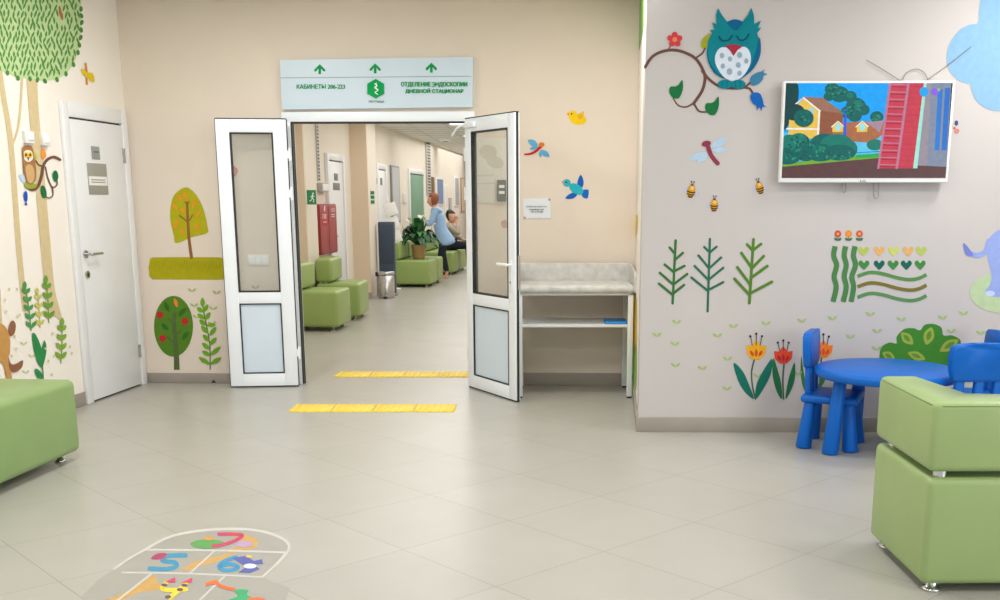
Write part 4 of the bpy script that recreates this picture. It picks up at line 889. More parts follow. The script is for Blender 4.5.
a.new(z); a.poly([(134, 335), (148, 336), (142, 356)], paint(70, 90, 170), False); a.done('beak', parent=e)
a = Art(LW, z, .006); a.poly([(210, 300), (220, 294), (230, 305), (234, 330), (222, 345), (210, 335)], paint(238, 150, 60)); a.done('wall_decal', 'small orange fruit mural under the right switch box')
a = Art(LW, z, .006); a.poly([(95, 432), (105, 420), (125, 430), (130, 455), (118, 462)], paint(186, 212, 232)); a.done('wall_decal', 'pale blue leaf mural left of the brown owl')
a = Art(LW, z, .006); a.poly([(120, 515), (128, 505), (137, 515), (138, 550), (132, 560), (138, 574), (124, 574), (128, 560), (120, 545)], paint(30, 84, 190)); a.done('wall_decal', 'dark blue fish-shaped mural hanging below the brown owl')
# animal at the left edge
z = Z(0, 260, .2332); e = empty('wall_decal', LW.px(5, 350, 0), 0, label='brown animal mural cut off at the left edge above the bench', cat='wall decal')
a = Art(LW, z, .006); a.poly([(-60, 290), (-20, 272), (10, 275), (32, 300), (44, 345), (42, 400), (35, 430), (52, 505), (30, 510), (8, 440), (-60, 440)], paint(198, 148, 84)); a.done('body', parent=e)
a.new(z); a.poly([(36, 300), (45, 268), (58, 260), (68, 280), (62, 315), (45, 326)], paint(146, 98, 70)); a.done('ear', parent=e)
a.new(z); a.poly([(36, 415), (48, 445), (70, 445), (98, 430), (94, 460), (70, 480), (48, 478), (38, 450)], paint(146, 98, 70)); a.done('tail', parent=e)
# plants of the left wall
def vfern(lb, x0, y0, x1, y1, n, ll, col, lw, sw=4, tilt=.7):
    prs = []
    for i in range(n):
        t = i/n; x = x0+(x1-x0)*t; y = y0+(y1-y0)*t; L_ = ll*(1-.35*t)
        prs += [(x, y, x-L_*.62, y-L_*.85), (x, y, x+L_*.62, y-L_*.85)]
    prs.append((x1, y1+ll*.6, x1, y1-ll*.4))
    fern('wall_decal', lb, LW, z, [(x1, y1), ((x0+x1)/2+2, (y0+y1)/2), (x0, y0+(10 if lw < 9 else 18))], prs, col, col, sw, lw)
vfern('dark green fern mural on left wall beside the left trunk', 134, 292, 107, 105, 5, 36, paint(82, 150, 76), 8)
vfern('pale yellow fern mural on left wall between two green ferns', 172, 280, 160, 130, 4, 30, paint(200, 196, 104), 7)
vfern('green fern mural on left wall in front of the thick trunk', 210, 250, 197, 80, 4, 38, paint(110, 158, 62), 9)
vfern('lowest fern mural on left wall, nearest the door', 262, 425, 267, 262, 4, 38, paint(130, 170, 60), 9)
e = empty('wall_decal', LW.px(38, 360, 0), 0, label='broad dark green leaf mural on left wall just above the bench', cat='wall decal'); a = Art(LW, z, .006)
for pts in ([(138, 318), (152, 318), (172, 360), (186, 420), (180, 460), (162, 440), (145, 380)], [(192, 345), (200, 380), (192, 430), (180, 462), (176, 420), (182, 370)], [(150, 480), (155, 465), (175, 480), (184, 505), (165, 508)]):
    a.new(z); a.poly(pts, paint(46, 138, 76)); a.done('leaf', parent=e)
a.new(z); a.stroke([(182, 440), (186, 510)], 5, paint(46, 138, 76)); a.done('stem', parent=e)

# ------------------------------------------------------------------ floor: hopscotch sticker and tactile pads
e = empty('floor_sticker', fl(215, 570), 0, label='colourful hopscotch floor sticker with the numbers 5, 6 and 7', cat='floor sticker')
z = Z(110, 520, .2); a = Art(FP, z, .0008)
def fput(pix, faces, m):
    off = .0008+LAY[0]*.00005; LAY[0] += 1; a.b.add([fl(p.x, p.y, off) for p in pix], faces, m)
a.put = fput
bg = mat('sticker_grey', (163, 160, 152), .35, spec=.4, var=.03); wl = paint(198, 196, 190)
cap = [(-60, 300), (40, 230), (110, 185), (180, 145), (260, 100), (340, 72), (460, 52), (600, 44), (720, 50), (810, 70), (870, 98), (895, 128), (885, 165), (830, 225), (765, 288)]
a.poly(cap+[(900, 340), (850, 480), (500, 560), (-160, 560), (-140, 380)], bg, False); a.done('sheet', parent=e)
og_ = paint(198, 160, 98)
a.new(z); a.poly([(640, 150), (560, 175), (430, 205), (390, 230), (360, 250), (400, 250), (470, 225), (560, 200)], og_).poly([(215, 275), (180, 300), (100, 345), (20, 385), (-60, 410), (-40, 440), (60, 400), (160, 360), (260, 345), (240, 310)], og_).poly([(600, 60), (700, 80), (740, 110), (710, 145), (600, 150), (650, 120)], og_); a.done('path_print', parent=e)
a.new(z); a.stroke(cap[3:-1], 13, wl); a.stroke([(180, 148), (530, 152), (880, 162)], 9, wl).stroke([(885, 160), (830, 222), (762, 285)], 11, wl).stroke([(60, 262), (400, 268), (760, 285)], 8, wl).stroke([(180, 145), (100, 190), (20, 245)], 11, wl).stroke([(525, 152), (395, 270)], 9, wl).stroke([(205, 270), (40, 400), (-60, 480)], 10, wl).stroke([(570, 284), (450, 400), (380, 480)], 10, wl); a.done('lines', parent=e)
a.new(z); a.stroke([(378, 176), (285, 180), (262, 203), (325, 212), (330, 232), (285, 245), (198, 243)], 22, paint(76, 148, 180)); a.poly([(205, 195), (235, 168), (285, 168), (262, 195)], paint(172, 76, 108)); a.done('number_five', parent=e)
a.new(z); a.stroke([(630, 186), (575, 205), (545, 230), (565, 250), (620, 248), (640, 232), (600, 220), (560, 228)], 20, paint(78, 148, 186)); a.poly([(610, 190), (680, 178), (720, 205), (760, 195), (765, 220), (720, 222), (748, 245), (700, 265), (640, 262), (680, 235)], paint(98, 104, 168), False).ell(700, 230, 32, 12, paint(226, 230, 236)); a.ell(695, 182, 16, 6, paint(226, 196, 80)); a.done('number_six', parent=e)
a.new(z); a.ell(490, 120, 88, 24, paint(100, 160, 94)).ell(670, 120, 44, 16, paint(182, 156, 190)).ell(495, 92, 26, 8, paint(226, 150, 70)); a.stroke([(545, 71), (610, 70), (662, 76), (630, 100), (570, 122), (515, 130)], 17, paint(192, 80, 108)); a.done('number_seven', parent=e)
a.new(z); a.stroke([(280, 315), (262, 345), (330, 350), (380, 346)], 22, paint(230, 206, 70)).stroke([(380, 315), (345, 350), (300, 388)], 22, paint(230, 206, 70)).poly([(270, 312), (325, 286), (328, 312)], paint(208, 76, 104), False).poly([(355, 314), (412, 288), (408, 314)], paint(208, 76, 104), False)
for x, y in ((272, 325), (372, 326), (350, 348), (290, 384)): a.ell(x, y, 16, 8, paint(104, 92, 98))
a.done('castle_print', parent=e)
a.new(z); a.stroke([(485, 322), (525, 308), (545, 325), (580, 338), (620, 346)], 16, paint(226, 112, 66)).ell(520, 312, 26, 10, paint(228, 120, 66)); a.poly([(620, 350), (690, 348), (685, 372), (720, 400), (600, 420), (590, 400), (640, 380)], paint(76, 168, 116)); a.ell(730, 398, 44, 12, paint(222, 116, 78)); a.done('animal_print', parent=e)

M_YEL = mat('yellow_tactile_rubber', (238, 208, 66), .5, var=.04, scale=12)
def pad(loc, lb):
    e = empty('tactile_pad', loc, 0, label=lb, cat='floor pad', group='yellow tactile floor pads')
    b = B(); b.box((-.148, -.148, 0), (.148, .148, .004), M_YEL, .0015, 1); b.build('base', e)
    b = B()
    for i in range(6):
        x = -.125+i*.05; b.box((x-.012, -.135, .0035), (x+.012, .135, .0075), M_YEL, .0015, 1)
    b.build('ridges', e)
NM4 = ('leftmost', 'second from left', 'third from left', 'rightmost')
for i in range(4):
    pad((-1.675+i*.302, 7.625, 0), 'yellow tactile floor pad, %s of the row in front of the doors' % NM4[i])
for i in range(4):
    pad((-1.64+i*.302, 9.16, 0), 'yellow tactile floor pad, %s of the row just inside the corridor' % NM4[i])

# ------------------------------------------------------------------ corridor fittings
def crect(x0, y0, x1, y1, off): return CW.rect(x0, y0, x1, y1, off)
M_RED = mat('red_cabinet', (150, 44, 52), .4, var=.04)
# red fire cabinet
u0, u1, z0, z1 = crect(319.5, 204, 336.5, 254, .12)
e = empty('fire_cabinet', CW.pt((u0+u1)/2, z0), 0, label='dark red fire hose cabinet on the corridor wall above the second bench', cat='fire cabinet')
b = B(); CW.box(b, u0, u1, z0, z1, 0, .12, M_RED, .004); b.build('housing', e, world=True)
for k in (0, 1):
    w = (u1-u0)/2; b = B(); CW.box(b, u0+k*w+.015, u0+(k+1)*w-.01, z0+.02, z1-.02, .12, .13, mat('red_door', (160, 50, 58), .35), .003); b.build('cabinet_door', e, world=True)
a = Art(CW, ID, .133); wt = paint(232, 214, 210); a.poly([(322.5, 213), (326.5, 213), (327, 226), (323, 226)], paint(196, 70, 72), False); a.stroke([(324.5, 206.5), (324.5, 210.5)], 1.2, wt).text('ПК', 322.6, 214, 326.6, 219, wt, bold=.01); a.stroke([(323.5, 222), (326.3, 222)], .8, wt); a.done('sign_print', parent=e)
a.new(ID); a.text('101', 331, 208, 334.8, 212, wt).stroke([(331.5, 214.5), (334.5, 214.5)], .8, wt).stroke([(331.5, 216.5), (334.5, 216.5)], .8, wt); a.done('sign_print', parent=e)
M_EXIT = mat('exit_green', (40, 140, 92), .4)
e = empty('exit_sign', at(311.5, 197, 13.1), 0, label='green exit sign on the corridor pier above the nearest bench', cat='sign', group='green exit signs')
pier_y = CW.pt(pa0, 0).y-.06
o0 = at(309, 204.5, pier_y); o1 = at(316, 190, pier_y)
b = B(); b.box((o0.x-.02, pier_y-.014, o0.z), (o1.x, pier_y-.001, o1.z), M_EXIT, .002); b.build('panel', e, world=True)
class YP:
    def px(s, x, y, off=0.): return at(x, y, pier_y-.0145-off)
a = Art(YP(), ID, .0005); a.ell(312.9, 193.4, .9, .9, M_WHITE).stroke([(312.6, 195), (312.2, 198)], 1.5, M_WHITE).stroke([(310.6, 197), (312.2, 195.4), (314.2, 196.6)], .8, M_WHITE, sm=False).stroke([(312.2, 198), (313.8, 199.4), (313.6, 202)], .9, M_WHITE, sm=False).stroke([(312.2, 198), (311.4, 200), (309.9, 201)], .9, M_WHITE, sm=False); a.done('pictogram', parent=e)
o0 = at(370.6, 204.5, 16.38); o1 = at(374.6, 190.5, 16.38)
e = empty('exit_sign', (o0.x, 16.37, o0.z), 0, label='green and white exit sign on the edge of the far pilaster', cat='sign', group='green exit signs')
b = B(); b.box((o0.x, 16.37, o0.z), (o1.x, 16.386, o1.z), M_WHITE, .002); b.build('panel', e, world=True)
b = B(); h_ = (o1.z-o0.z)
for k in (.06, .4, .72): b.box((o0.x+.006, 16.367, o0.z+h_*k), (o1.x-.006, 16.37, o0.z+h_*(k+.24)), M_EXIT)
b.build('pictogram', e, world=True)
# perforated strips
def strip(x0, y0, x1, y1, w, off, n, lb):
    e = empty('cable_channel', CW.px((x0+x1)/2, (y0+y1)/2, off), 0, label=lb, cat='cable channel', group='perforated cable channels in the corridor')
    ua, za = CW.uz(x0, y0, off); ub, zb_ = CW.uz(x1, y1, off); b = B(); u = (ua+ub)/2
    CW.box(b, u-w/2, u+w/2, zb_, za, off-.02, off, mat('galvanised_strip', (200, 198, 190), .45, metal=.3)); b.build('strip', e, world=True)
    b = B(); st = (za-zb_)/n
    for i in range(n): CW.box(b, u-w*.36, u+w*.36, zb_+st*(i+.2), zb_+st*(i+.75), off, off+.003, mat('slot_dark', (92, 96, 104), .6))
    b.build('slots', e, world=True)
strip(317.2, 118, 319.2, 181, .10, .135, 18, 'dotted perforated cable channel above the red cabinet')
strip(428, 130, 429.8, 195, .55, .03, 22, 'wide perforated cable channel beside the green door in the corridor')
u0, u1, z0, z1 = crect(321.5, 183, 328, 192, .06)
e = empty('junction_box', CW.pt(u0, z0), 0, label='small grey junction box on the corridor wall above the red cabinet', cat='box')
b = B(); CW.box(b, u0, u1, z0, z1, 0, .07, mat('grey_box', (176, 174, 170), .5), .004); b.build('housing', e, world=True); b = B(); CW.box(b, u0+.02, u1-.02, z0+.015, z1-.015, .07, .076, M_WHITE, .002); b.build('cover', e, world=True)
# corridor doors
def cdoor(name, x0, x1, ytop, lb, plates, col=M_DOORW, proud=.03):
    ua = CW.uz(x0, ytop)[0]; ub = CW.uz(x1, ytop)[0]; zt_ = CW.uz((x0+x1)/2, ytop)[1]
    e = empty(name, CW.pt((ua+ub)/2, 0), 0, label=lb, kind='structure')
    b = B(); CW.box(b, ua, ua+.08, 0, zt_, 0, proud+.02, M_DOORW, .005); CW.box(b, ub-.08, ub, 0, zt_, 0, proud+.02, M_DOORW, .005); CW.box(b, ua+.08, ub-.08, zt_-.09, zt_, 0, proud+.02, M_DOORW, .005); b.build('door_frame', e, world=True)
    b = B(); CW.box(b, ua+.08, ub-.08, 0, zt_-.09, .001, .006, M_GASK); b.build('shadow_gap', e, world=True)  # gap shade round the leaf put in as a black sheet
    b = B(); CW.box(b, ua+.088, ub-.088, .015, zt_-.105, .006, proud, col, .003); b.build('door_leaf', e, world=True)
    for p0, q0, p1, q1, m in plates:
        r = crect(p0, q0, p1, q1, proud); b = B(); CW.box(b, *r, proud, proud+.006, m, .001); b.build('door_plate', e, world=True)
    b = B(); c = CW.pt(ua+.14, 1.0, proud); b.tube([c, c+CW.n*.05, c+CW.n*.05+CW.d*.12], .011, M_STEEL, smooth_pts=False); b.build('door_handle', e, world=True)
    return e
M_DP = mat('door_plate_grey', (120, 122, 122), .5)
cdoor('door_4', 324, 341, 154, 'white corridor door behind the red cabinet, two grey plates on it', [(334, 173.5, 337.5, 180.5, M_DP), (333, 183, 339.5, 190, M_DP)])
cdoor('door_5', 374.5, 384, 164, 'white corridor door beyond the far pilaster', [(376, 178, 377.6, 184, M_DP), (380.3, 178, 382, 185, M_DP)])
cdoor('door_6', 407.5, 422.5, 169.5, 'green corridor door in a white frame behind the lily', [], mat('green_door', (106, 148, 122), .5), .02)
# boards and posters
def board(name, x0, y0, x1, y1, lb, cat, fm, im, inset=.03, off=.03, group=None):
    r = crect(x0, y0, x1, y1, off); e = empty(name, CW.pt((r[0]+r[1])/2, r[2]), 0, label=lb, cat=cat, group=group)
    b = B(); CW.box(b, *r, .001, off, fm, .004); b.build('frame', e, world=True)
    iu = inset*2.2; b = B(); CW.box(b, r[0]+iu, r[1]-iu, r[2]+inset, r[3]-inset, off, off+.004, im); b.build('sheet', e, world=True); return e
board('information_board', 392, 166, 400, 223, 'tall grey framed information board beyond the bin', 'board', mat('board_grey', (128, 130, 134), .5), mat('board_sheet', (200, 202, 206), .5))
board('information_board', 437, 178, 443.5, 205, 'blue information board behind the woman in blue', 'board', M_WHITE, mat('board_blue', (120, 142, 182), .5, var=.15, scale=14))
board('wall_notice', 445.5, 185, 448.5, 215, 'narrow white notice left of the seated person\'s head', 'notice', M_WHITE, mat('sheet_pale', (226, 224, 220), .6))
board('wall_notice', 455, 177, 459, 206, 'grey-lettered white notice above the seated person', 'notice', M_WHITE, mat('sheet_grey', (170, 172, 174), .6, var=.3, scale=30))
board('wall_notice', 461.5, 178, 465, 212, 'brown wooden framed notice at the right end of the corridor view', 'notice', mat('wood_frame', (176, 138, 108), .5), mat('sheet_cream', (222, 206, 184), .6))
board('wall_notice', 404, 193, 407, 203, 'small white plate left of the green door', 'notice', M_WHITE, mat('sheet_pale', (226, 224, 220), .6), .01)
# white leaflet holder (curved)
p = at(390, 246, 18.0); e = empty('leaflet_holder', (p.x-.02, 18.0, 0), 0, label='white curved leaflet stand between the bin and the framed board', cat='leaflet stand')
b = B(); b.tube([(0, .2, .02), (0, .2, 1.1), (-.03, .2, 1.55)], .014, M_WHITE); b.build('pole', e); b = B(); b.lathe([(0, .0), (.16, 0), (.16, .02), (.0, .025)], M_WHITE, (0, .2, 0)); b.build('base', e)
for zz_, t in ((1.35, 0), (1.12, .05), (.9, .1)):
    b = B(); m_ = Matrix.Translation((.03+t*.6, .16, zz_)) @ Matrix.Rotation(radians(-18), 4, 'Y'); b.box((-.1, -.012, -.11), (.1, .012, .1), M_WHITE, .004, 2, m_); b.box((-.09, -.03, -.11), (.09, -.012, .0), M_WHITE, .004, 2, m_); b.build('pocket', e)

# dark upright cabinet and bin
M_SLATE = mat('slate_blue_panel', (62, 76, 96), .45, var=.05)
c0 = fl(386.5, 296.5); e = empty('upright_cabinet', (c0.x, c0.y+.22, 0), 0, label='dark slate blue upright panel cabinet standing behind the steel bin', cat='cabinet')
zt_ = at(385, 222, c0.y+.1).z; b = B(); b.box((-.125, -.06, .03), (.125, .1, zt_), M_SLATE, .01); b.build('housing', e); b = B(); b.box((-.15, -.07, 0), (.15, .12, .035), M_GREY, .008); b.build('base', e); b = B(); b.box((-.145, -.05, .1), (-.126, .09, zt_-.02), M_WHITE, .004); b.build('side_trim', e)
b = B(); b.box((-.11, -.065, .5), (.11, -.0601, zt_-.04), mat('slate_front', (54, 68, 88), .5), .002); b.build('front_panel', e)
c0 = fl(385.5, 298.8); e = empty('waste_bin', (c0.x, c0.y+.14, 0), 0, label='round stainless steel pedal bin in the corridor before the slate cabinet', cat='bin')
b = B(); b.lathe([(0, .0), (.125, .0), (.128, .02), (.128, .36), (.12, .362)], M_STEEL, n=36); b.build('body', e); b = B(); b.lathe([(.131, .36), (.133, .37), (.132, .40), (.122, .412), (0, .416)], M_STEEL, n=36); b.build('lid', e)
b = B(); b.box((-.165, -.03, .34), (-.125, .03, .40), M_GASK, .006); b.build('hinge', e); b = B(); b.box((-.03, -.17, .015), (.03, -.11, .03), M_GASK, .004); b.build('pedal', e)

# potted lily on the third bench
p = at(418.5, 257.5, 19.05); pz = .4705; e = empty('potted_lily', (p.x, 19.1, pz), 0, label='potted lily with dark leaves and white flowers standing on a green bench', cat='potted plant')
b = B(); b.lathe([(0, 0), (.095, 0), (.105, .02), (.128, .23), (.132, .235), (.132, .25), (.118, .25), (.115, .22), (0, .22)], mat('tan_pot', (196, 156, 110), .6)); b.build('pot', e)
b = B(); b.lathe([(0, .225), (.116, .222)], mat('soil', (60, 46, 36), .9)); b.build('soil', e)
b = B(); lm = mat('lily_leaf', (34, 84, 46), .4, var=.25, scale=9); lm2 = mat('lily_leaf_light', (62, 120, 62), .4, var=.2, scale=9)
def blade(b, base, az, reach, rise, droop, w, m):
    d = Vector((cos(az), sin(az), 0)); s_ = Vector((-sin(az), cos(az), 0)); vs = []; fs = []; n = 9
    for i in range(n):
        t = i/(n-1); c = Vector(base)+d*(reach*t)+Vector((0, 0, rise*(2*t-t*t)*1.0-droop*t*t*t)); ww = w*(.08 if t < .25 else sin(pi*min(1, (t-.22)/.8))**.8+.02)
        c.z = max(c.z, .06); vs += [c+s_*ww+Vector((0, 0, ww*.3)), c, c-s_*ww+Vector((0, 0, ww*.3))]
    for i in range(n-1): k = 3*i; fs += [[k, k+1, k+4, k+3], [k+1, k+2, k+5, k+4]]
    b.add(vs, fs, m, True)
for i in range(110):
    az = random.uniform(0, 2*pi); q = random.random(); blade(b, (.04*cos(az), .04*sin(az), .22), az, (.1+.33*q)*.92, .16+.28*(1-q)+random.uniform(0, .10), .24*q, random.uniform(.04, .062), lm if random.random() < .72 else lm2)
b.build('foliage', e)
wf = mat('white_spathe', (236, 236, 224), .5)
for az, r, h in ((2.6, .18, .60), (1.2, .05, .66), (4.0, .16, .62), (5.4, .2, .6), (.3, .24, .52), (3.4, .28, .55)):
    b = B(); tip = Vector((r*cos(az), r*sin(az), h)); b.tube([(0, 0, .22), (tip.x*.5, tip.y*.5, h*.7), tip], .005, lm2); fo_ = b.build('flower', e)
    b = B(); blade(b, tip-Vector((0, 0, .02)), az, .10, .13, .02, .06, wf); b.cone(tip, tip+Vector((.01, 0, .05)), .008, .005, mat('spadix', (220, 206, 130), .6), 8); b.build('spathe', fo_)
p2 = at(410.5, 228, 19.0)

# brown vertical object & misc on the far wall
board('wall_notice', 432.2, 177, 434.6, 196, 'narrow brown panel above the woman\'s head', 'notice', mat('brown_panel', (140, 108, 76), .6), mat('brown_panel2', (122, 92, 64), .6), .01)
board('wall_notice', 449.5, 198, 452, 214, 'leaning grey strip notice behind the seated person', 'notice', mat('strip_grey', (150, 146, 142), .6), mat('strip_grey2', (190, 186, 182), .6), .01)

# corridor ceiling lights
M_LAMP = mat('lamp_diffuser', (250, 250, 246), .5, emit=2.6, var=.0)
for i, y in enumerate((10.6, 14.2, 17.8, 21.4, 25.0, 28.6)):
    e = empty('ceiling_light', (-1.2, y, 2.73), 0, label='square white ceiling light panel in the corridor ceiling', cat='ceiling light', group='corridor ceiling lights')
    b = B(); b.box((-.3, -.3, -.012), (.3, .3, .008), M_WHITE); b.build('frame', e); b = B(); b.box((-.275, -.275, -.016), (.275, .275, -.011), M_LAMP); b.build('diffuser', e)
p = at(445, 125.5, 22.5); e = empty('ceiling_fixture', (p.x, 22.5, 2.74), 0, label='small round ceiling fixture hanging near the far end of corridor', cat='ceiling fixture')  # round hanging light, modelled without any glow
b = B(); b.lathe([(0, -.06), (.10, -.055), (.13, -.03), (.13, 0)], M_WHITE); b.build('housing', e); b = B(); b.lathe([(0, -.075), (.05, -.07), (.06, -.055)], M_GREY); b.build('lower_cap', e)

# ------------------------------------------------------------------ people
M_SKIN = mat('skin', (214, 164, 138), .5, spec=.3); M_TUNIC = mat('light_blue_cotton', (160, 194, 232), .8, spec=.2, var=.08, scale=20); M_TROUS = mat('dark_trousers', (40, 46, 56), .8, spec=.2)
M_HAIR = mat('auburn_hair', (150, 86, 54), .5, var=.25, scale=40); M_DHAIR = mat('dark_hair', (34, 28, 28), .5, var=.2, scale=40); M_BEIGE = mat('beige_cloth', (172, 160, 144), .8, spec=.2); M_SOLE = mat('pale_shoe', (206, 160, 140), .6)
M_DARKTOP = mat('dark_trouser_seated', (34, 36, 46), .8, spec=.2)
def skin(name, chains, m, parent, sub=2, label=None):
    """chains: list of lists of (point, radius or (rx, ry)); chains joined where points coincide; all one mesh"""
    vs = []; es = []; rad = []; idx = {}
    for ch in chains:
        prev = None
        for p, r in ch:
            k = tuple(round(c, 4) for c in p)
            if k not in idx:
                idx[k] = len(vs); vs.append(p); rad.append(r if isinstance(r, tuple) else (r, r))
            if prev is not None and prev != idx[k]: es.append((prev, idx[k]))
            prev = idx[k]
    inv = MW[parent].inverted() if parent in MW else Matrix.Identity(4)
    me = bpy.data.meshes.new(name); me.from_pydata([tuple(inv @ Vector(v)) for v in vs], es, []); o = bpy.data.objects.new(name, me); C.objects.link(o); o.parent = parent; MW[o] = MW[parent]
    mod = o.modifiers.new('skin', 'SKIN'); mod.use_smooth_shade = True
    seen = set(); adj = {i: [] for i in range(len(vs))}
    for x, y in es: adj[x].append(y); adj[y].append(x)
    lay = me.skin_vertices[0].data
    for i in range(len(vs)):
        lay[i].radius = rad[i]
    for i in range(len(vs)):
        if i in seen: continue
        lay[i].use_root = True; st = [i]
        while st:
            q = st.pop()
            if q in seen: continue
            seen.add(q); st += adj[q]
    ss = o.modifiers.new('sub', 'SUBSURF'); ss.levels = ss.render_levels = sub
    me.materials.append(m)
    if label: o['label'] = label
    return o
def hand(wrist, d, s, up, n=True):
    """palm and five finger chains from a wrist along d; s = thumb side"""
    w = Vector(wrist); d = Vector(d).normalized(); s = Vector(s); s = (s-d*s.dot(d)).normalized(); u = Vector(up); pc = w+d*.05; ch = [[(tuple(w), .024), (tuple(pc), (.032, .018)), (tuple(w+d*.085), (.034, .014))]]
    for k, (o, L_) in enumerate(((.028, .07), (.009, .078), (-.01, .072), (-.028, .056))):
        b_ = w+d*.075+s*o; m_ = b_+d*L_*.55+u*-.006; t_ = b_+d*L_-u*.028; ch.append([(tuple(b_), .0095), (tuple(m_), .009), (tuple(t_), .0075)])
    b_ = w+d*.025+s*.022; ch.append([(tuple(b_), .012), (tuple(b_+s*.03+d*.025), .0105), (tuple(b_+s*.038+d*.055), .008)]); return ch
def head(parent, c, face, hairm, bob, name='head'):
    """face details on a body that already carries the head; c centre, face = direction"""
    f = Vector(face).normalized(); s = Vector((0, 0, 1)).cross(f).normalized(); u = Vector((0, 0, 1)); c = Vector(c)
    for sg_ in (-1, 1):
        b = B(); b.ball(c+f*.084+s*(sg_*.03)+u*.01, .012, M_WHITE, 2); b.ball(c+f*.0915+s*(sg_*.03)+u*.01, .007, mat('iris', (70, 50, 40), .3), 2); b.build('eye', parent, world=True)
        b = B(); b.ball(c+s*(sg_*.077)+u*-.005, .026, M_SKIN, 2, (.5, .5, 1.1)); b.build('ear', parent, world=True)
    b = B(); b.cone(c+f*.086+u*.012, c+f*.106-u*.028, .008, .014, M_SKIN, 10); b.ball(c+f*.102-u*.028, .014, M_SKIN, 2); b.build('nose', parent, world=True)
    b = B(); b.ball(c+f*.083-u*.056, .022, mat('lips', (178, 96, 92), .5), 2, (1 if abs(f.y) > .7 else .4, 1 if abs(f.x) > .7 else .4, .3)); b.build('mouth', parent, world=True)
    b = B(); bm = bmesh.new(); bmesh.ops.create_icosphere(bm, subdivisions=4, radius=1)
    for v in bm.verts:
        v.co = Vector((v.co.x, v.co.y, v.co.z)); q = v.co
        p_ = s*(q.x*.1)+f*(q.y*.116-.018)+u*(q.z*.114+.014)
        fr_ = q.y
        if q.z < -.15: 
            p_ += u*(-bob*(1 if fr_ < .3 else 0)*min(1, (-q.z-.15)*1.4)); 
        if fr_ > .1 and q.z < .5: p_ -= f*.1*min(1, (fr_-.1)*2.2)
        v.co = c+p_*(1+.03*sin(q.x*24+q.z*6))
    b.bm(bm, hairm); b.build('hair', parent, world=True)

# standing woman, bent slightly toward the plant (faces left)
Yw = 20.95
def W(px, py, dy=0.): 
    v = at(px, py, Yw); return (v.x, Yw+dy, v.z)
foot = W(446.5, 276.8); e = empty('person', (foot[0], Yw, 0), 0, label='standing person with auburn hair, light blue tunic and dark trousers, leaning over the plant', cat='person')
hd = Vector(W(432.4, 200.3)); nk = W(434.6, 206); ch_ = W(437.2, 212.8); wa = W(440.5, 229); hp = W(443.5, 238)
fx = -1
kn1 = (hp[0]-.02, Yw-.09, .50); an1 = (foot[0]+.02, Yw-.10, .085); kn2 = (hp[0]-.06, Yw+.10, .50); an2 = (foot[0]-.12, Yw+.10, .085)
shA = (ch_[0]-.02, Yw-.175, ch_[2]+.055); elA = (ch_[0]-.11, Yw-.22, ch_[2]-.22); wrA = (ch_[0]-.33, Yw-.16, ch_[2]-.19)
shB = (ch_[0]-.02, Yw+.175, ch_[2]+.055); elB = (ch_[0]-.13, Yw+.22, ch_[2]-.2); wrB = (ch_[0]-.38, Yw+.14, ch_[2]-.16)
def up_(p, dz=0, dx=0, dy=0): return (p[0]+dx, p[1]+dy, p[2]+dz)
chains = [[(hp, (.11, .095)), (wa, (.12, .10)), (ch_, (.14, .11)), (up_(ch_, .09, -.01), (.10, .08)), (nk, .05), (tuple(hd-Vector((-.005, 0, .07))), (.085, .09)), (tuple(hd+Vector((0, 0, .015))), (.102, .112)), (tuple(hd+Vector((0, 0, .085))), (.085, .09))],
          [(up_(ch_, .09, -.01), (.10, .08)), (shA, .052), (elA, .04), (wrA, .026)], [(up_(ch_, .09, -.01), (.10, .08)), (shB, .052), (elB, .04), (wrB, .026)],
          [(hp, (.11, .095)), ((hp[0]+.01, Yw-.08, hp[2]-.1), .075), (kn1, .057), (an1, .037), ((an1[0]-.03, an1[1], .035), .035), ((an1[0]-.17, an1[1]-.01, .025), .026)],
          [(hp, (.11, .095)), ((hp[0]+.01, Yw+.08, hp[2]-.1), .075), (kn2, .057), (an2, .037), ((an2[0]-.03, an2[1], .035), .035), ((an2[0]-.17, an2[1]+.01, .025), .026)]]
chains += hand(wrA, (-1, .1, -.15), (0, .4, 1), (0, 1, 0)) + hand(wrB, (-1, -.1, -.15), (0, -.4, 1), (0, -1, 0))
skin('body', chains, M_SKIN, e)
hem = W(446.8, 242.8)
skin('tunic', [[(up_(hem, -.06, .02), (.21, .195)), (up_(hem, .02), (.20, .185)), (up_(hp, .04), (.175, .165)), (wa, (.15, .135)), (ch_, (.165, .145)), (up_(ch_, .085, -.01), (.115, .1)), (up_(nk, -.02), .066)],
               [(up_(ch_, .085, -.01), (.115, .1)), (shA, .074), (elA, .058), (up_(wrA, .0, .05), .045)], [(up_(ch_, .085, -.01), (.115, .1)), (shB, .074), (elB, .058), (up_(wrB, .0, .05), .045)]], M_TUNIC, e)
skin('trousers', [[(up_(hp, .1), (.10, .09)), (up_(hp, -.03), (.125, .115)), ((hp[0], Yw-.09, hp[2]-.14), .095), (kn1, .074), (up_(an1, .03), .052)], [(up_(hp, -.03), (.125, .115)), ((hp[0], Yw+.09, hp[2]-.14), .095), (kn2, .074), (up_(an2, .03), .052)]], M_TROUS, e)
for an in (an1, an2):
    b = B(); b.box((an[0]-.215, an[1]-.045, 0), (an[0]+.05, an[1]+.045, .03), M_SOLE, .014, 3); b.box((an[0]-.15, an[1]-.05, .02), (an[0]-.09, an[1]+.05, .066), M_SOLE, .014, 3); b.build('sandal', e, world=True)
head(e, hd+Vector((0, 0, .01)), (-1, .25, -.25), M_HAIR, .03)

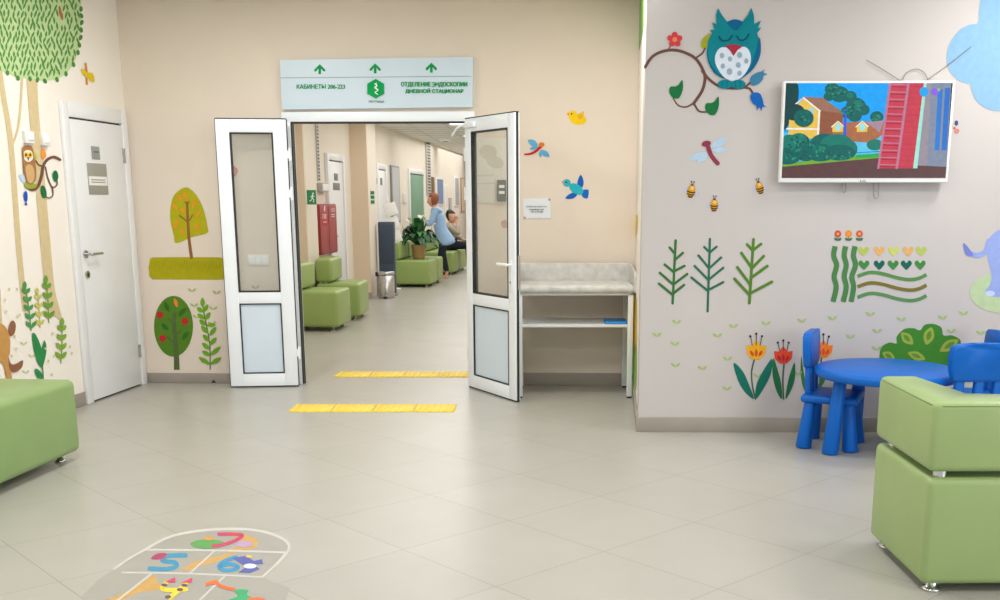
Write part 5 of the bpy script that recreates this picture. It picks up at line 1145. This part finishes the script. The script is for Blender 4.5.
# seated person
Ys = 22.45
def S_(px, py, dy=0.):
    v = at(px, py, Ys); return (v.x, Ys+dy, v.z)
sx_ = S_(447.5, 246)[0]; e = empty('person', (sx_, Ys, .48), 0, label='seated person with dark hair, beige top and dark trousers, hand raised to the cheek', cat='person')
hp = (sx_, Ys, .58); wa = (sx_+.02, Ys, .74); ch_ = (sx_+.06, Ys, .91); nk = (sx_+.09, Ys, 1.03); hd = Vector((sx_+.10, Ys-.02, 1.16))
kn1 = (sx_+.44, Ys-.11, .56); kn2 = (sx_+.44, Ys+.11, .56); an1 = (sx_+.47, Ys-.11, .085); an2 = (sx_+.47, Ys+.11, .085)
shA = (ch_[0], Ys-.17, .96); elA = (ch_[0]+.2, Ys-.20, .80); wrA = (ch_[0]+.15, Ys-.1, 1.03); shB = (ch_[0], Ys+.17, .96); elB = (ch_[0]+.1, Ys+.2, .74); wrB = (ch_[0]+.28, Ys+.1, .67)
cu_ = up_(ch_, .09, .02)
chains = [[(hp, (.14, .12)), (wa, (.13, .11)), (ch_, (.15, .11)), (cu_, (.1, .08)), (nk, .052), (tuple(hd-Vector((-.005, 0, .07))), (.085, .09)), (tuple(hd+Vector((0, 0, .015))), (.102, .112)), (tuple(hd+Vector((0, 0, .085))), (.085, .09))],
          [(cu_, (.1, .08)), (shA, .055), (elA, .042), (wrA, .027)], [(cu_, (.1, .08)), (shB, .055), (elB, .042), (wrB, .027)],
          [(hp, (.14, .12)), ((sx_+.08, Ys-.1, .57), .09), (kn1, .062), (an1, .04), ((an1[0]+.02, an1[1], .035), .036), ((an1[0]+.17, an1[1], .028), .028)], [(hp, (.14, .12)), ((sx_+.08, Ys+.1, .57), .09), (kn2, .062), (an2, .04), ((an2[0]+.02, an2[1], .035), .036), ((an2[0]+.17, an2[1], .028), .028)]]
chains += hand(wrA, (-.05, .2, 1), (-1, .3, 0), (0, 1, 0)) + hand(wrB, (1, -.2, -.2), (0, -1, .3), (0, 0, 1))
skin('body', chains, M_SKIN, e)
skin('top', [[(up_(hp, -.05), (.17, .145)), (up_(hp, .04), (.17, .145)), (wa, (.155, .13)), (ch_, (.17, .135)), (cu_, (.115, .1)), (up_(nk, -.02), .066)], [(cu_, (.115, .1)), (shA, .075), (elA, .06), (up_(wrA, -.04), .045)], [(cu_, (.115, .1)), (shB, .075), (elB, .06), (up_(wrB, .03, -.03), .045)]], M_BEIGE, e)
skin('trousers', [[(hp, (.15, .125)), ((sx_+.08, Ys-.1, .58), .1), (kn1, .08), (up_(an1, .03), .058)], [(hp, (.15, .125)), ((sx_+.08, Ys+.1, .58), .1), (kn2, .08), (up_(an2, .03), .058)]], M_DARKTOP, e)
for an in (an1, an2):
    b = B(); b.box((an[0]-.06, an[1]-.045, 0), (an[0]+.21, an[1]+.045, .075), M_GASK, .028, 4); b.build('shoe', e, world=True)
head(e, hd+Vector((0, 0, .01)), (.8, -.5, -.25), M_DHAIR, .03)

# ------------------------------------------------------------------ light
def area(name, loc, sx, sy, power, col=(1, 1, 1), rot=(0, 0, 0), spread=pi):
    l = bpy.data.lights.new(name, 'AREA'); l.shape = 'RECTANGLE'; l.size = sx; l.size_y = sy; l.energy = power; l.color = col; l.spread = spread
    o = bpy.data.objects.new(name, l); C.objects.link(o); o.location = loc; o.rotation_euler = rot; return o
for x in (-2.2, .4, 3.0):
    for y in (2.2, 4.6, 7.0):
        if x > 1 and y > 6: y = 5.9
        area('ceiling_lamp', (x, y, 3.02), .6, .6, 26, (1., .985, .965))
for y in (11.5, 17, 22.5, 28): area('corridor_lamp', (-1.1, y, 2.70), 2.6, 4.8, 62, (1., .985, .96)).data.specular_factor = 1.
area('window_light', (5.5, 0.2, 1.7), 3., 2., 80, (.93, .97, 1.), (radians(88), 0, radians(40)))
w = bpy.data.worlds.new('world'); bpy.context.scene.world = w; w.use_nodes = True
bg = w.node_tree.nodes['Background']; bg.inputs['Color'].default_value = (.95, .98, 1, 1); bg.inputs['Strength'].default_value = .66
sc = bpy.context.scene
sc.view_settings.view_transform = 'Standard'; sc.view_settings.look = 'None'; sc.view_settings.exposure = .13; sc.view_settings.gamma = 1
sc.cycles.max_bounces = 10; sc.cycles.diffuse_bounces = 5; sc.cycles.transparent_max_bounces = 12; sc.cycles.use_denoising = True
sc.cycles.sample_clamp_indirect = 6
